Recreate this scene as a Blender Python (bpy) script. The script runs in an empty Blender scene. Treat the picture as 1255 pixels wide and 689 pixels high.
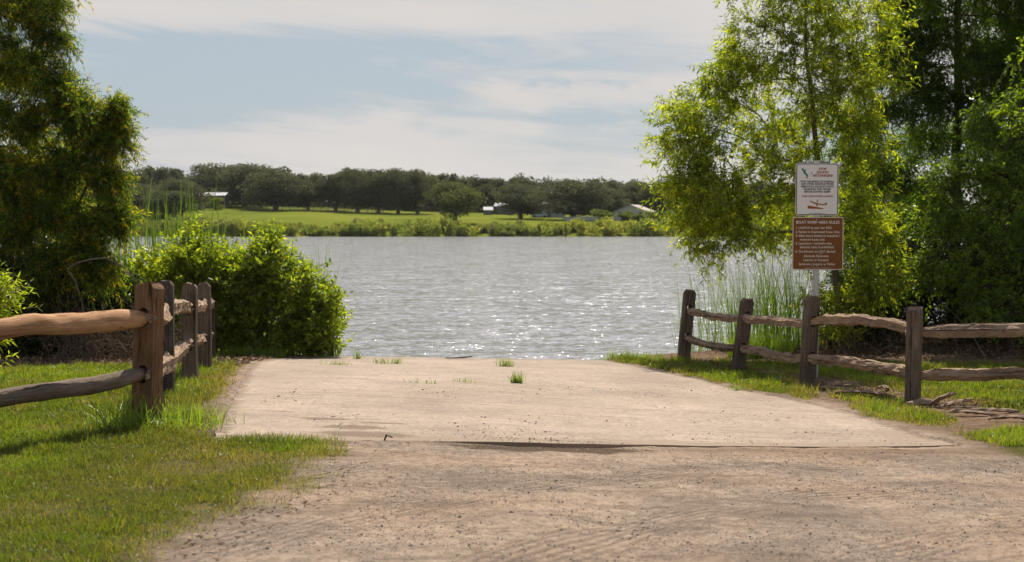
import bpy, bmesh, math, random
import numpy as np
from mathutils import Vector, Matrix, Euler

R = math.radians
rng = np.random.default_rng(7)
random.seed(7)
sc = bpy.context.scene
COL = sc.collection

# ------------------------------------------------------------------ camera, light, exposure
F = 1743.0            # focal length in photo pixels (photo 1255 wide), 50 mm on full frame
CX, CY, HZ = 627.5, 344.5, 272.0
ZC = 1.65             # eye height above the near gravel
SUN_EL, SUN_AZ = R(50), R(5.5)
cam_d = bpy.data.cameras.new('camera')
cam = bpy.data.objects.new('camera', cam_d)
COL.objects.link(cam)
cam_d.sensor_width = 36.0
cam_d.lens = 36.0*F/1255.0
cam_d.clip_start = 0.1
cam_d.clip_end = 9000
cam_d.dof.use_dof = True
cam_d.dof.focus_distance = 14.5
cam_d.dof.aperture_fstop = 3.5
PITCH = math.atan((CY-HZ)/F)
cam.location = (0, 0, ZC)
cam.rotation_euler = (R(90)-PITCH, 0, 0)
sc.camera = cam

world = bpy.data.worlds.new("World")
sc.world = world
world.use_nodes = True
wn = world.node_tree
wn.nodes.clear()


def N(t, typ, **kw):
    n = t.nodes.new(typ)
    for k, v in kw.items():
        if hasattr(n, k):
            setattr(n, k, v)
    return n


def setin(n, **kw):
    for k, v in kw.items():
        n.inputs[k.replace('_', ' ')].default_value = v


def ramp(t, fac, stops, interp='LINEAR'):
    r = t.nodes.new('ShaderNodeValToRGB')
    r.color_ramp.interpolation = interp
    el = r.color_ramp.elements
    while len(el) < len(stops):
        el.new(0.5)
    for e, (p, c) in zip(el, stops):
        e.position = p
        e.color = (c[0], c[1], c[2], 1) if hasattr(c, '__len__') else (c, c, c, 1)
    if fac is not None:
        t.links.new(fac, r.inputs[0])
    return r.outputs[0]


def mth(t, op, a, b=None, c=None):
    n = t.nodes.new('ShaderNodeMath')
    n.operation = op
    for i, v in enumerate((a, b, c)):
        if v is None:
            continue
        if isinstance(v, (int, float)):
            n.inputs[i].default_value = v
        else:
            t.links.new(v, n.inputs[i])
    return n.outputs[0]


def mixc(t, f, a, b, blend='MIX'):
    n = t.nodes.new('ShaderNodeMix')
    n.data_type = 'RGBA'
    n.blend_type = blend
    n.clamp_factor = True
    for i, v in ((0, f), (6, a), (7, b)):
        if isinstance(v, (int, float)):
            n.inputs[i].default_value = v
        elif isinstance(v, (tuple, list)):
            n.inputs[i].default_value = (v[0], v[1], v[2], 1)
        else:
            t.links.new(v, n.inputs[i])
    return n.outputs[2]


def noise(t, vec, scale, detail=4, rough=0.5, dist=0.0, out=0):
    n = t.nodes.new('ShaderNodeTexNoise')
    n.inputs['Scale'].default_value = scale
    n.inputs['Detail'].default_value = detail
    n.inputs['Roughness'].default_value = rough
    n.inputs['Distortion'].default_value = dist
    if vec is not None:
        t.links.new(vec, n.inputs['Vector'])
    return n.outputs[out]


def comb(t, x, y, z):
    n = t.nodes.new('ShaderNodeCombineXYZ')
    for i, v in enumerate((x, y, z)):
        if isinstance(v, (int, float)):
            n.inputs[i].default_value = v
        else:
            t.links.new(v, n.inputs[i])
    return n.outputs[0]


def mapping(t, vec, scale=(1, 1, 1), rot=(0, 0, 0), loc=(0, 0, 0)):
    n = t.nodes.new('ShaderNodeMapping')
    n.inputs['Scale'].default_value = scale
    n.inputs['Rotation'].default_value = rot
    n.inputs['Location'].default_value = loc
    t.links.new(vec, n.inputs['Vector'])
    return n.outputs[0]


# the sky: Nishita with thin high cloud drawn by direction
sky = N(wn, 'ShaderNodeTexSky', sky_type='NISHITA')
sky.sun_disc = False
sky.sun_elevation = SUN_EL
sky.sun_rotation = SUN_AZ
sky.air_density = 1.0
sky.dust_density = 1.6
sky.ozone_density = 1.2
tc = N(wn, 'ShaderNodeTexCoord')
sep = N(wn, 'ShaderNodeSeparateXYZ')
wn.links.new(tc.outputs['Generated'], sep.inputs[0])
az = mth(wn, 'ARCTAN2', sep.outputs[0], sep.outputs[1])
el = mth(wn, 'ARCSINE', sep.outputs[2])
# streaks: stretched sideways, slightly sloping
elt = mth(wn, 'ADD', el, mth(wn, 'MULTIPLY', az, 0.10))
v1 = comb(wn, mth(wn, 'MULTIPLY', az, 6.0), mth(wn, 'MULTIPLY', elt, 46.0), 3.3)
n1 = noise(wn, v1, 1.0, 9, 0.62, 1.1)
v2 = comb(wn, mth(wn, 'MULTIPLY', az, 3.0), mth(wn, 'MULTIPLY', elt, 11.0), 8.1)
n2 = noise(wn, v2, 1.0, 4, 0.5, 0.3)
# clear band between about 4.3 and 7.5 degrees, on the left
band = mth(wn, 'MULTIPLY', ramp(wn, el, [(0.055, 0), (0.085, 1), (0.125, 1), (0.142, 0)]),
           ramp(wn, mth(wn, 'ADD', az, 0.5), [(0.36, 1), (0.68, 0.0)]))
lowr = mth(wn, 'MULTIPLY', ramp(wn, el, [(0.028, 0.1), (0.05, 1), (0.085, 1), (0.1, 0)]),
           ramp(wn, mth(wn, 'ADD', az, 0.5), [(0.48, 0), (0.54, 1)]))
cl = mth(wn, 'ADD', mth(wn, 'MULTIPLY', n1, 0.75), mth(wn, 'MULTIPLY', n2, 0.6))
cl = mth(wn, 'SUBTRACT', cl, mth(wn, 'MULTIPLY', band, 0.30))
cl = mth(wn, 'SUBTRACT', cl, mth(wn, 'MULTIPLY', lowr, 0.20))
# soft cumulus bank low on the right: a lit top edge over a greyer body
bx_ = mth(wn, 'ADD', mth(wn, 'MULTIPLY', noise(wn, comb(wn, mth(wn, 'MULTIPLY', az, 22.0), mth(wn, 'MULTIPLY', el, 50.0), 1.7), 1.0, 6, 0.6, 0.4), 0.040), el)
bank = mth(wn, 'MULTIPLY', ramp(wn, bx_, [(0.085, 0), (0.108, 1), (0.112, 1), (0.119, 0)]), ramp(wn, mth(wn, 'ADD', az, 0.5), [(0.455, 0), (0.50, 1), (0.64, 1), (0.72, 0)]))
cl = mth(wn, 'ADD', cl, mth(wn, 'MULTIPLY', bank, 0.30))
cfac = ramp(wn, cl, [(0.40, 0.05), (0.50, 0.40), (0.60, 0.82), (0.80, 1.0)])
cloudc = mixc(wn, n2, (4.6, 4.45, 4.35), (5.4, 5.05, 4.8))
lowsky = ramp(wn, el, [(0.16, 1.0), (0.45, 0.0)])
clear = mixc(wn, mth(wn, 'MULTIPLY', lowsky, 0.88), sky.outputs[0], (2.65, 3.2, 3.7))
cfac = mth(wn, 'MULTIPLY', cfac, mth(wn, 'ADD', 0.22, mth(wn, 'MULTIPLY', lowsky, 0.78)))
skyc = mixc(wn, cfac, clear, cloudc)
bg = N(wn, 'ShaderNodeBackground')
bg.inputs['Strength'].default_value = 0.10
wn.links.new(skyc, bg.inputs['Color'])
wo = N(wn, 'ShaderNodeOutputWorld')
wn.links.new(bg.outputs[0], wo.inputs[0])

sl = bpy.data.lights.new('sun', 'SUN')
sl.energy = 5.0
sl.angle = R(0.53)
sl.color = (1.0, 0.92, 0.78)
sun = bpy.data.objects.new('sun', sl)
COL.objects.link(sun)
sdir = Vector((math.sin(SUN_AZ)*math.cos(SUN_EL), math.cos(SUN_AZ)*math.cos(SUN_EL), math.sin(SUN_EL)))
sun.rotation_euler = sdir.to_track_quat('Z', 'Y').to_euler()
sun.location = (0, 0, 30)

sc.view_settings.view_transform = 'Standard'
sc.view_settings.look = 'None'
sc.view_settings.gamma = 1
sc.view_settings.exposure = 0.50
sc.view_settings.use_curve_mapping = False
sc.cycles.max_bounces = 6
sc.cycles.transmission_bounces = 5
sc.cycles.diffuse_bounces = 5
sc.cycles.glossy_bounces = 2
sc.cycles.caustics_reflective = False
sc.cycles.caustics_refractive = False
sc.cycles.sample_clamp_indirect = 4.0
sc.cycles.sample_clamp_direct = 30.0

# ------------------------------------------------------------------ tools


def P(px, py, D):
    """photo pixel + depth -> world point"""
    return np.array([(px-CX)/F*D, D, ZC-(py-HZ)/F*D])


_lat = np.random.default_rng(99).random((256, 256))


def vnoise(x, y):
    xi = np.floor(x).astype(int)
    yi = np.floor(y).astype(int)
    fx = x-xi
    fy = y-yi
    fx = fx*fx*(3-2*fx)
    fy = fy*fy*(3-2*fy)
    a = _lat[xi & 255, yi & 255]
    b = _lat[(xi+1) & 255, yi & 255]
    c = _lat[xi & 255, (yi+1) & 255]
    d = _lat[(xi+1) & 255, (yi+1) & 255]
    return (a*(1-fx)+b*fx)*(1-fy)+(c*(1-fx)+d*fx)*fy


def fbm(x, y, s=1.0, o=4):
    r = 0
    amp = 1.0
    tot = 0
    for i in range(o):
        r = r+amp*vnoise(x*s+i*17.3, y*s+i*9.1)
        tot += amp
        amp *= 0.5
        s *= 2.03
    return r/tot


def sstep(a, b, x):
    t = np.clip((x-a)/(b-a), 0, 1)
    return t*t*(3-2*t)


def nmesh(name, V, faces, mat=None, parent=None, attrs=None, smooth=False, link=True, loc=None):
    """faces: list of (n,k) int arrays"""
    V = np.asarray(V, dtype=np.float32)
    if not isinstance(faces, list):
        faces = [faces]
    faces = [np.asarray(f, dtype=np.int32) for f in faces if len(f)]
    me = bpy.data.meshes.new(name)
    if loc is not None:
        V = V-np.asarray(loc, dtype=np.float32)
    nl = sum(f.size for f in faces)
    nf = sum(len(f) for f in faces)
    me.vertices.add(len(V))
    me.vertices.foreach_set('co', V.ravel())
    me.loops.add(nl)
    me.loops.foreach_set('vertex_index', np.concatenate([f.ravel() for f in faces]))
    me.polygons.add(nf)
    starts = []
    s = 0
    for f in faces:
        k = f.shape[1]
        starts.append(s+np.arange(len(f))*k)
        s += f.size
    me.polygons.foreach_set('loop_start', np.concatenate(starts).astype(np.int32))
    me.update(calc_edges=True)
    if attrs:
        for an, av in attrs.items():
            a = me.attributes.new(an, 'FLOAT', 'POINT')
            a.data.foreach_set('value', np.asarray(av, dtype=np.float32))
    me.polygons.foreach_set('use_smooth', np.full(nf, smooth))
    if mat:
        me.materials.append(mat)
    o = bpy.data.objects.new(name, me)
    if loc is not None:
        o.location = Vector([float(c) for c in loc])
    if link:
        COL.objects.link(o)
    if parent:
        o.parent = parent
    return o


def tag(o, label=None, cat=None, group=None, kind=None):
    if label:
        o['label'] = label
    if cat:
        o['category'] = cat
    if group:
        o['group'] = group
    if kind:
        o['kind'] = kind
    return o


def empty(name, loc, label, cat, group=None, rz=0):
    o = bpy.data.objects.new(name, None)
    COL.objects.link(o)
    o.location = Vector([float(c) for c in loc])
    o.rotation_euler = (0, 0, rz)
    o.empty_display_size = 0.2
    return tag(o, label, cat, group)


def bmobj(name, bm, mat, parent=None, smooth=False):
    me = bpy.data.meshes.new(name)
    bm.to_mesh(me)
    bm.free()
    if smooth:
        for p in me.polygons:
            p.use_smooth = True
    if mat:
        me.materials.append(mat)
    o = bpy.data.objects.new(name, me)
    COL.objects.link(o)
    if parent:
        o.parent = parent
    return o


def bm_box(bm, c, s, rot=None):
    m = Matrix.Translation(c)
    if rot is not None:
        m = m @ rot
    m = m @ Matrix.Diagonal((s[0], s[1], s[2], 1))
    return bmesh.ops.create_cube(bm, size=1.0, matrix=m)['verts']


# ------------------------------------------------------------------ materials


def newmat(name):
    m = bpy.data.materials.new(name)
    m.use_nodes = True
    t = m.node_tree
    t.nodes.clear()
    o = t.nodes.new('ShaderNodeOutputMaterial')
    return m, t, o


def principled(t, o, col, rough=0.8, spec=0.3, bump=None, bstr=0.3, bdist=0.01):
    p = t.nodes.new('ShaderNodeBsdfPrincipled')
    if isinstance(col, (tuple, list)):
        p.inputs['Base Color'].default_value = (*col, 1)
    else:
        t.links.new(col, p.inputs['Base Color'])
    if isinstance(rough, (int, float)):
        p.inputs['Roughness'].default_value = rough
    else:
        t.links.new(rough, p.inputs['Roughness'])
    p.inputs['Specular IOR Level'].default_value = spec
    if bump is not None:
        b = t.nodes.new('ShaderNodeBump')
        b.inputs['Strength'].default_value = bstr
        b.inputs['Distance'].default_value = bdist
        t.links.new(bump, b.inputs['Height'])
        t.links.new(b.outputs[0], p.inputs['Normal'])
    if o is not None:
        t.links.new(p.outputs[0], o.inputs[0])
    return p


def attr(t, name):
    a = t.nodes.new('ShaderNodeAttribute')
    a.attribute_name = name
    return a.outputs['Fac']


def leafmat(name, dark, mid, light, trans=0.45, rough=0.45, spec=0.35, tboost=(1.5, 1.6, 0.7)):
    m, t, o = newmat(name)
    c = ramp(t, attr(t, 'rnd'), [(0.0, dark), (0.5, mid), (1.0, light)])
    p = principled(t, None, c, rough, spec)
    tr = t.nodes.new('ShaderNodeBsdfTranslucent')
    tcx = mixc(t, 1.0, c, tboost, 'MULTIPLY')
    t.links.new(tcx, tr.inputs['Color'])
    mx = t.nodes.new('ShaderNodeMixShader')
    mx.inputs[0].default_value = trans
    t.links.new(p.outputs[0], mx.inputs[1])
    t.links.new(tr.outputs[0], mx.inputs[2])
    t.links.new(mx.outputs[0], o.inputs[0])
    return m


def objc(t):
    return N(t, 'ShaderNodeTexCoord').outputs['Object']


def plain(name, col, rough=0.6, spec=0.3, var=0.15, scale=8, metal=0.0):
    m, t, o = newmat(name)
    n = noise(t, objc(t), scale, 5, 0.6)
    c = mixc(t, n, tuple(x*(1-var) for x in col), tuple(min(1, x*(1+var)) for x in col))
    p = principled(t, o, c, rough, spec)
    p.inputs['Metallic'].default_value = metal
    return m


def woodmat(name, base, dark, light, axis='Z', bstr=0.9):
    m, t, o = newmat(name)
    oc = objc(t)
    inf = N(t, 'ShaderNodeObjectInfo')
    off = t.nodes.new('ShaderNodeVectorMath')
    off.operation = 'ADD'
    sh = comb(t, mth(t, 'MULTIPLY', inf.outputs['Random'], 13.0), mth(t, 'MULTIPLY', inf.outputs['Random'], 7.0),
              mth(t, 'MULTIPLY', inf.outputs['Random'], 19.0))
    t.links.new(oc, off.inputs[0])
    t.links.new(sh, off.inputs[1])
    s = (90, 90, 3.5) if axis == 'Z' else (3.5, 90, 90)
    g = noise(t, mapping(t, off.outputs[0], s), 1.0, 5, 0.65, 0.4)
    s2 = (26, 26, 0.9) if axis == 'Z' else (0.9, 26, 26)
    g2 = noise(t, mapping(t, off.outputs[0], s2), 1.0, 4, 0.6, 0.6)
    big = noise(t, off.outputs[0], 2.2, 4, 0.6)
    c = ramp(t, g, [(0.28, dark), (0.5, base), (0.72, light)])
    crack = ramp(t, g2, [(0.33, 0.0), (0.42, 1.0)])
    c = mixc(t, crack, tuple(x*0.35 for x in dark), c)
    c = mixc(t, mth(t, 'MULTIPLY', ramp(t, big, [(0.42, 0.0), (0.62, 1.0)]), 0.45), c, tuple(x*0.8 for x in dark))
    lich = ramp(t, noise(t, off.outputs[0], 34, 4, 0.7), [(0.60, 0), (0.68, 1)])
    c = mixc(t, mth(t, 'MULTIPLY', lich, 0.30), c, (0.36, 0.33, 0.27))
    kv = N(t, 'ShaderNodeTexVoronoi')
    kv.inputs['Scale'].default_value = 1.0
    t.links.new(mapping(t, off.outputs[0], (7, 7, 3.2) if axis == 'Z' else (3.2, 7, 7)), kv.inputs['Vector'])
    kn = ramp(t, kv.outputs['Distance'], [(0.055, 1), (0.11, 0)])
    c = mixc(t, mth(t, 'MULTIPLY', kn, 0.7), c, tuple(x*0.4 for x in dark))
    h = mth(t, 'ADD', mth(t, 'MULTIPLY', g, 0.5), mth(t, 'MULTIPLY', crack, 0.7))
    principled(t, o, c, 0.9, 0.12, h, bstr, 0.010)
    return m


M = {}
M['post_old'] = woodmat('post_old', (0.155, 0.115, 0.082), (0.075, 0.053, 0.037), (0.27, 0.205, 0.15))
M['post_new'] = woodmat('post_new', (0.20, 0.108, 0.054), (0.095, 0.050, 0.026), (0.34, 0.195, 0.105))
M['post_dark'] = woodmat('post_dark', (0.075, 0.060, 0.048), (0.035, 0.028, 0.022), (0.16, 0.13, 0.10))
M['post_mid'] = woodmat('post_mid', (0.135, 0.096, 0.066), (0.065, 0.048, 0.036), (0.24, 0.19, 0.15))
M['rail_old'] = woodmat('rail_old', (0.32, 0.22, 0.145), (0.14, 0.088, 0.055), (0.52, 0.385, 0.27), 'X')
M['rail_grey'] = woodmat('rail_grey', (0.19, 0.142, 0.105), (0.09, 0.064, 0.044), (0.33, 0.255, 0.19), 'X')
M['rail_new'] = woodmat('rail_new', (0.42, 0.235, 0.12), (0.24, 0.12, 0.055), (0.58, 0.36, 0.21), 'X', 0.5)
M['bark'] = plain('bark', (0.075, 0.055, 0.04), 0.9, 0.1, 0.4, 14)
M['bark_grey'] = plain('bark_grey', (0.13, 0.10, 0.075), 0.9, 0.1, 0.4, 14)
M['twig'] = plain('twig', (0.16, 0.11, 0.07), 0.85, 0.15, 0.4, 9)
M['chip'] = plain('chip', (0.26, 0.18, 0.12), 0.85, 0.15, 0.5, 9)

M['leaf_willow'] = leafmat('leaf_willow', (0.054, 0.078, 0.011), (0.175, 0.225, 0.022), (0.38, 0.385, 0.036), 0.64, 0.36, 0.40, (1.95, 2.0, 0.42))
M['leaf_cyp'] = leafmat('leaf_cypress', (0.026, 0.056, 0.011), (0.105, 0.170, 0.022), (0.40, 0.29, 0.030), 0.62, 0.55, 0.2, (2.0, 2.0, 0.5))
M['leaf_cyp2'] = leafmat('leaf_cypress_dark', (0.022, 0.044, 0.010), (0.078, 0.130, 0.018), (0.17, 0.24, 0.028), 0.58, 0.5, 0.2, (1.8, 1.9, 0.5))
M['leaf_bush'] = leafmat('leaf_bush', (0.070, 0.105, 0.016), (0.180, 0.240, 0.028), (0.36, 0.39, 0.046), 0.60, 0.40, 0.42, (1.75, 1.75, 0.45))
M['leaf_broad'] = leafmat('leaf_broad', (0.036, 0.064, 0.012), (0.115, 0.175, 0.022), (0.26, 0.33, 0.034), 0.58, 0.34, 0.5, (1.85, 1.9, 0.4))
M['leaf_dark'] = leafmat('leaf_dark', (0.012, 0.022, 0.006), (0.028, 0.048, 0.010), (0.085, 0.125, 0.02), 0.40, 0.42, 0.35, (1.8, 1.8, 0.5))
M['leaf_oak'] = leafmat('leaf_oak', (0.060, 0.066, 0.042), (0.090, 0.098, 0.058), (0.135, 0.142, 0.080), 0.34, 0.85, 0.05, (1.3, 1.35, 0.9))
M['leaf_oak2'] = leafmat('leaf_oak_light', (0.065, 0.076, 0.030), (0.105, 0.12, 0.042), (0.16, 0.175, 0.060), 0.30, 0.8, 0.1, (1.4, 1.45, 0.8))
M['leaf_shrub_far'] = leafmat('leaf_shrub_far', (0.06, 0.085, 0.02), (0.12, 0.15, 0.03), (0.2, 0.22, 0.05), 0.35, 0.6, 0.2)
M['reed'] = leafmat('reed', (0.10, 0.11, 0.03), (0.085, 0.145, 0.028), (0.16, 0.23, 0.045), 0.42, 0.45, 0.3, (1.6, 1.7, 0.6))
M['grass'] = leafmat('grass', (0.24, 0.175, 0.085), (0.070, 0.098, 0.014), (0.185, 0.225, 0.028), 0.50, 0.42, 0.3, (1.7, 1.8, 0.45))
M['weed'] = leafmat('weed', (0.14, 0.14, 0.04), (0.135, 0.195, 0.028), (0.23, 0.30, 0.042), 0.45, 0.42, 0.35, (1.65, 1.8, 0.5))
M['shore'] = leafmat('shore', (0.17, 0.155, 0.085), (0.15, 0.19, 0.050), (0.32, 0.30, 0.080), 0.42, 0.7, 0.1, (1.5, 1.6, 0.7))
M['litter'] = leafmat('litter', (0.07, 0.04, 0.022), (0.16, 0.10, 0.055), (0.36, 0.26, 0.17), 0.1, 0.7, 0.2, (1.2, 1.0, 0.7))

# ------------------------------------------------------------------ terrain
WZ = ZC-3.0          # lake level
zlY = [-30, 0, 7, 11.9, 14.8, 17.4, 20.1, 23, 24.7, 40]
zlZ = [-1.60, -1.60, -1.62, -1.727, -1.84, -1.967, -2.08, -2.24, -2.38, -2.42]
zrY = [-30, 0, 7, 12, 17.5, 20, 22.6, 25.2, 40]
zrZ = [-1.60, -1.60, -1.66, -1.97, -2.235, -2.32, -2.40, -2.455, -2.50]
shX = [-400, -14, -8, -6.0, -4.3, -3.4, 1.6, 2.5, 4.5, 6.0, 8, 14, 400]
shY = [50, 38, 33, 28.5, 25.6, 24.9, 24.7, 25.8, 27.3, 29.5, 33, 38, 50]


def Hbase(X, Y):
    """ground / ramp surface before small relief (world z)"""
    X = np.asarray(X, float)
    Y = np.asarray(Y, float)
    zl = np.interp(Y, zlY, zlZ)
    zr = np.interp(Y, zrY, zrZ)
    s = sstep(-3.5, 4.0, X)
    z = zl*(1-s)+zr*s
    sh = np.interp(X, shX, shY)
    ramp_zone = sstep(-4.2, -3.3, X)*(1-sstep(1.5, 2.4, X))
    d = np.clip(Y-sh, 0, None)
    z = z-(0.13*ramp_zone+0.30*(1-ramp_zone))*d*sstep(0, 1.2, d)
    bed = -4.3
    z = np.maximum(z, bed)
    # far shore and the rising field
    sl_ = np.interp(X, [-300, -90, -30, 20, 300], [0.060, 0.055, 0.034, 0.022, 0.02])
    yb = np.clip(Y, 0, 460)
    far = np.where(Y < 312, np.interp(Y, [284, 289, 291, 312], [-4.3, -3.2, -2.65, -0.3]),
                   -0.3+(yb-312)*sl_)
    z = np.where(Y > 200, far, z)
    return z+ZC


def G(px, py):
    """where the sight line through a photo pixel meets the ground"""
    D = np.arange(3.0, 29.0, .02)
    x = (px-CX)/F*D
    d = ZC-(py-HZ)/F*D-Hbase(x, D)
    hit = np.nonzero(d < 0)[0]
    if len(hit):
        i = max(1, hit[0])
        f = d[i-1]/(d[i-1]-d[i]+1e-12)
        y = D[i-1]+.02*f
    else:
        k = (D > 18) & (D < 26)
        y = D[k][np.argmin(d[k])]
    return np.array([(px-CX)/F*y, y])


def poly(pts):
    return np.array([G(*p) for p in pts])


def sdf(pg, X, Y):
    """signed distance, positive inside"""
    shp = np.shape(X)
    X = np.ravel(X)
    Y = np.ravel(Y)
    d2 = np.full(X.shape, 1e9)
    ins = np.zeros(X.shape, bool)
    n = len(pg)
    for i in range(n):
        ax, ay = pg[i]
        bx, by = pg[(i+1) % n]
        ex, ey = bx-ax, by-ay
        L = ex*ex+ey*ey+1e-12
        t = np.clip(((X-ax)*ex+(Y-ay)*ey)/L, 0, 1)
        d2 = np.minimum(d2, (X-ax-t*ex)**2+(Y-ay-t*ey)**2)
        c = ((ay > Y) != (by > Y))
        xx = ax+(Y-ay)*ex/(ey if abs(ey) > 1e-9 else 1e-9)
        ins ^= (c & (X < xx))
    d = np.sqrt(d2)
    return np.where(ins, d, -d).reshape(shp)


# ramp outline: left edge and right edge as X over Y, front edge as Y over X
rl = poly([(262, 538), (270, 512), (288, 480), (301, 456), (312, 445)])
rr = poly([(1172, 547), (1100, 524), (1050, 509), (1010, 498), (960, 488), (905, 477), (860, 466), (800, 453), (748, 443)])
fl, fr = G(262, 541), G(1172, 547)


def rampL(Y):
    return np.interp(Y, np.r_[rl[:, 1], 24.9, 27], np.r_[rl[:, 0], -3.6, -3.3])


def rampR(Y):
    return np.interp(Y, np.r_[rr[:, 1], 27], np.r_[rr[:, 0], 1.6])


def rampF(X):
    return fl[1]+(X-fl[0])/(fr[0]-fl[0])*(fr[1]-fl[1])


def ramp_in(X, Y):
    """distance inside the concrete, positive inside"""
    d = np.minimum(X-rampL(Y), rampR(Y)-X)
    return np.minimum(np.minimum(d, Y-rampF(X)), 40-Y)


LAWN_L = poly([(-700, 455), (0, 453), (165, 447), (225, 449), (298, 446), (284, 476), (266, 508), (256, 533), (300, 534.5),
               (380, 534), (425, 543), (440, 557), (412, 575), (405, 600), (350, 624), (290, 640), (255, 660), (205, 700),
               (160, 760), (-900, 760)])
LAWN_R = poly([(850, 447), (875, 441), (960, 444), (1040, 446), (1120, 446), (1420, 446), (1700, 470), (1800, 560), (1420, 545),
               (1255, 510), (1180, 495), (1090, 481), (1000, 464), (930, 456)])
STRIPS = [poly([(738, 441.5), (800, 440.5), (850, 443), (882, 452), (940, 458), (985, 466), (1012, 482), (992, 494), (950, 485), (900, 476),
                (860, 467), (800, 453)]),
          poly([(1012, 484), (1100, 488), (1135, 500), (1168, 515), (1186, 529), (1120, 524), (1060, 510)]),
          poly([(1160, 533), (1200, 530), (1255, 526), (1400, 532), (1500, 562), (1250, 562)])]
BARE = [(278, 466, 0.35), (262, 500, 0.30), (236, 512, 0.22), (395, 575, 0.28), (330, 610, 0.25), (225, 478, 0.2)]
BARE = [(*G(a, b), r) for a, b, r in BARE]


def grass_cover(X, Y):
    n1_ = fbm(X, Y, 2.6, 4)
    n2_ = fbm(X+31, Y+7, 9.0, 3)
    a = sdf(LAWN_L, X, Y)+(n2_-0.5)*0.35
    b = sdf(LAWN_R, X, Y)+(n2_-0.5)*0.5
    c = np.clip(a/0.45, 0, 1)
    c = np.maximum(c, np.clip(b/0.5, 0, 1))
    for s in STRIPS:
        e = sdf(s, X, Y)+(n1_-0.5)*0.35
        c = np.maximum(c, 0.95*np.clip(e/0.22, 0, 1))
    for bx, by, br in BARE:
        dd = np.hypot(X-bx, (Y-by)*0.6)
        c = c*(1-0.85*np.exp(-(dd/br)**2)*sstep(0.35, 0.55, n1_+0.08))
    c = c*(0.55+0.45*sstep(0.30, 0.5, n1_))
    return c


def relief(X, Y):
    near = (Y < 60) & (np.abs(X) < 60)
    ri = ramp_in(X, Y)
    z = (fbm(X, Y, 1.3, 3)-0.5)*0.05+(fbm(X+5, Y, 7, 3)-0.5)*0.018
    # wheel ruts in the gravel
    for k, (x0, am, wd) in enumerate([(0.6, -0.022, 0.28), (2.2, -0.025, 0.3), (-0.6, -0.012, 0.25), (3.3, -0.014, 0.3)]):
        cxr = x0+0.10*(Y-8)+0.02*(Y-8)**2*(1 if k % 2 else -0.5)
        z = z+am*np.exp(-((X-cxr)/wd)**2)
    # edge of the slab: gravel a little lower, washed out in the middle
    dF = rampF(X)-Y
    lip = .004-.004*sstep(-.3, .6, X)-.010*sstep(.4, .7, fbm(X, Y*0, 2.0, 3))-.055*np.exp(-((X-.42)/.55)**2)*np.exp(-(np.clip(dF, 0, 9)/.20)**2)
    inx = (X > rampL(Y)-.05) & (X < rampR(Y)+.05)
    side = sstep(-0.5, 0.0, ri)
    z = np.where(ri <= 0, z*(1-0.5*side)+0.012, z)
    w_ = 1-sstep(.15, 1.0, dF)
    z = np.where((dF > 0) & (dF < 1.0) & inx, lip*w_+z*(1-w_), z)
    z = np.where(ri > 0, -0.10*sstep(0, 0.10, ri), z)
    z = np.where((dF <= .015) & (dF > -.5) & inx, -.10, z)
    return np.where(near, z, (fbm(X, Y, 0.05, 3)-0.5)*0.3*(Y > 300))


def H(X, Y):
    X = np.asarray(X, float)
    Y = np.asarray(Y, float)
    return Hbase(X, Y)+relief(X, Y)


def axis(fine0, fine1, step, lo, hi, grow=1.22):
    a = list(np.arange(fine0, fine1+step/2, step))
    s, x = step, a[-1]
    while x < hi:
        s = min(s*grow, 150)
        x += s
        a.append(x)
    s, x = step, a[0]
    while x > lo:
        s = min(s*grow, 150)
        x -= s
        a.insert(0, x)
    return np.array(a)


gx = axis(-8.5, 9.5, 0.05, -1800, 1800)
gy = axis(5.4, 27.5, 0.05, -40, 42, 1.3)
gy = np.concatenate([gy, np.arange(55, 284, 12), np.arange(284, 320, 1.5), np.arange(322, 470, 5), np.geomspace(480, 4000, 22)])
XX, YY = np.meshgrid(gx, gy)
ZZ = H(XX, YY)
nx, ny = len(gx), len(gy)
idx = np.arange(nx*ny).reshape(ny, nx)
quads = np.stack([idx[:-1, :-1], idx[:-1, 1:], idx[1:, 1:], idx[1:, :-1]], -1).reshape(-1, 4)
gc = grass_cover(XX, YY)
gc = np.where(YY > 287, 1.0, np.where((YY > 45) | (np.abs(XX) > 14), 0.8, gc))
gc = np.where((np.abs(XX) > 9) & (YY < 30), 0.85, gc)
# leaf litter and dark soil under the trees
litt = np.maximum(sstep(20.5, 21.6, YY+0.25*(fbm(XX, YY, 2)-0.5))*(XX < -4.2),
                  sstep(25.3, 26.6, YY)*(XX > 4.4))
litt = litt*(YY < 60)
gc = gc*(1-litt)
loose = np.clip(1-gc, 0, 1)
# sandy gravel road, darker soil along the fences
soil = np.clip(sstep(-0.1, 0.5, -ramp_in(XX, YY))*sstep(11.0, 13.0, YY), 0, 1)
soil = np.maximum(soil, np.clip(sstep(-1.2, -2.1, XX)*(YY < 11.5), 0, 1)*0.5)
for a_, b_, s_ in [(680, 549, 1.0), (390, 560, 0.5)]:
    gxx, gyy = G(a_, b_)
    soil = np.maximum(soil, s_*np.exp(-((XX-gxx)/0.75)**2-((YY-gyy)/0.22)**2))
edge_dark = np.zeros_like(XX)  # darker brown patches on the ground along the slab's front edge
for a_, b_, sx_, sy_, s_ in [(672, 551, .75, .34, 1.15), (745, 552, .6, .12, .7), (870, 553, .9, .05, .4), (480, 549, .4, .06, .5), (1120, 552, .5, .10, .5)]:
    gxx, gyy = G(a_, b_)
    edge_dark = np.maximum(edge_dark, s_*np.exp(-((XX-gxx)/sx_)**2-((YY-gyy)/sy_)**2))

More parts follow.
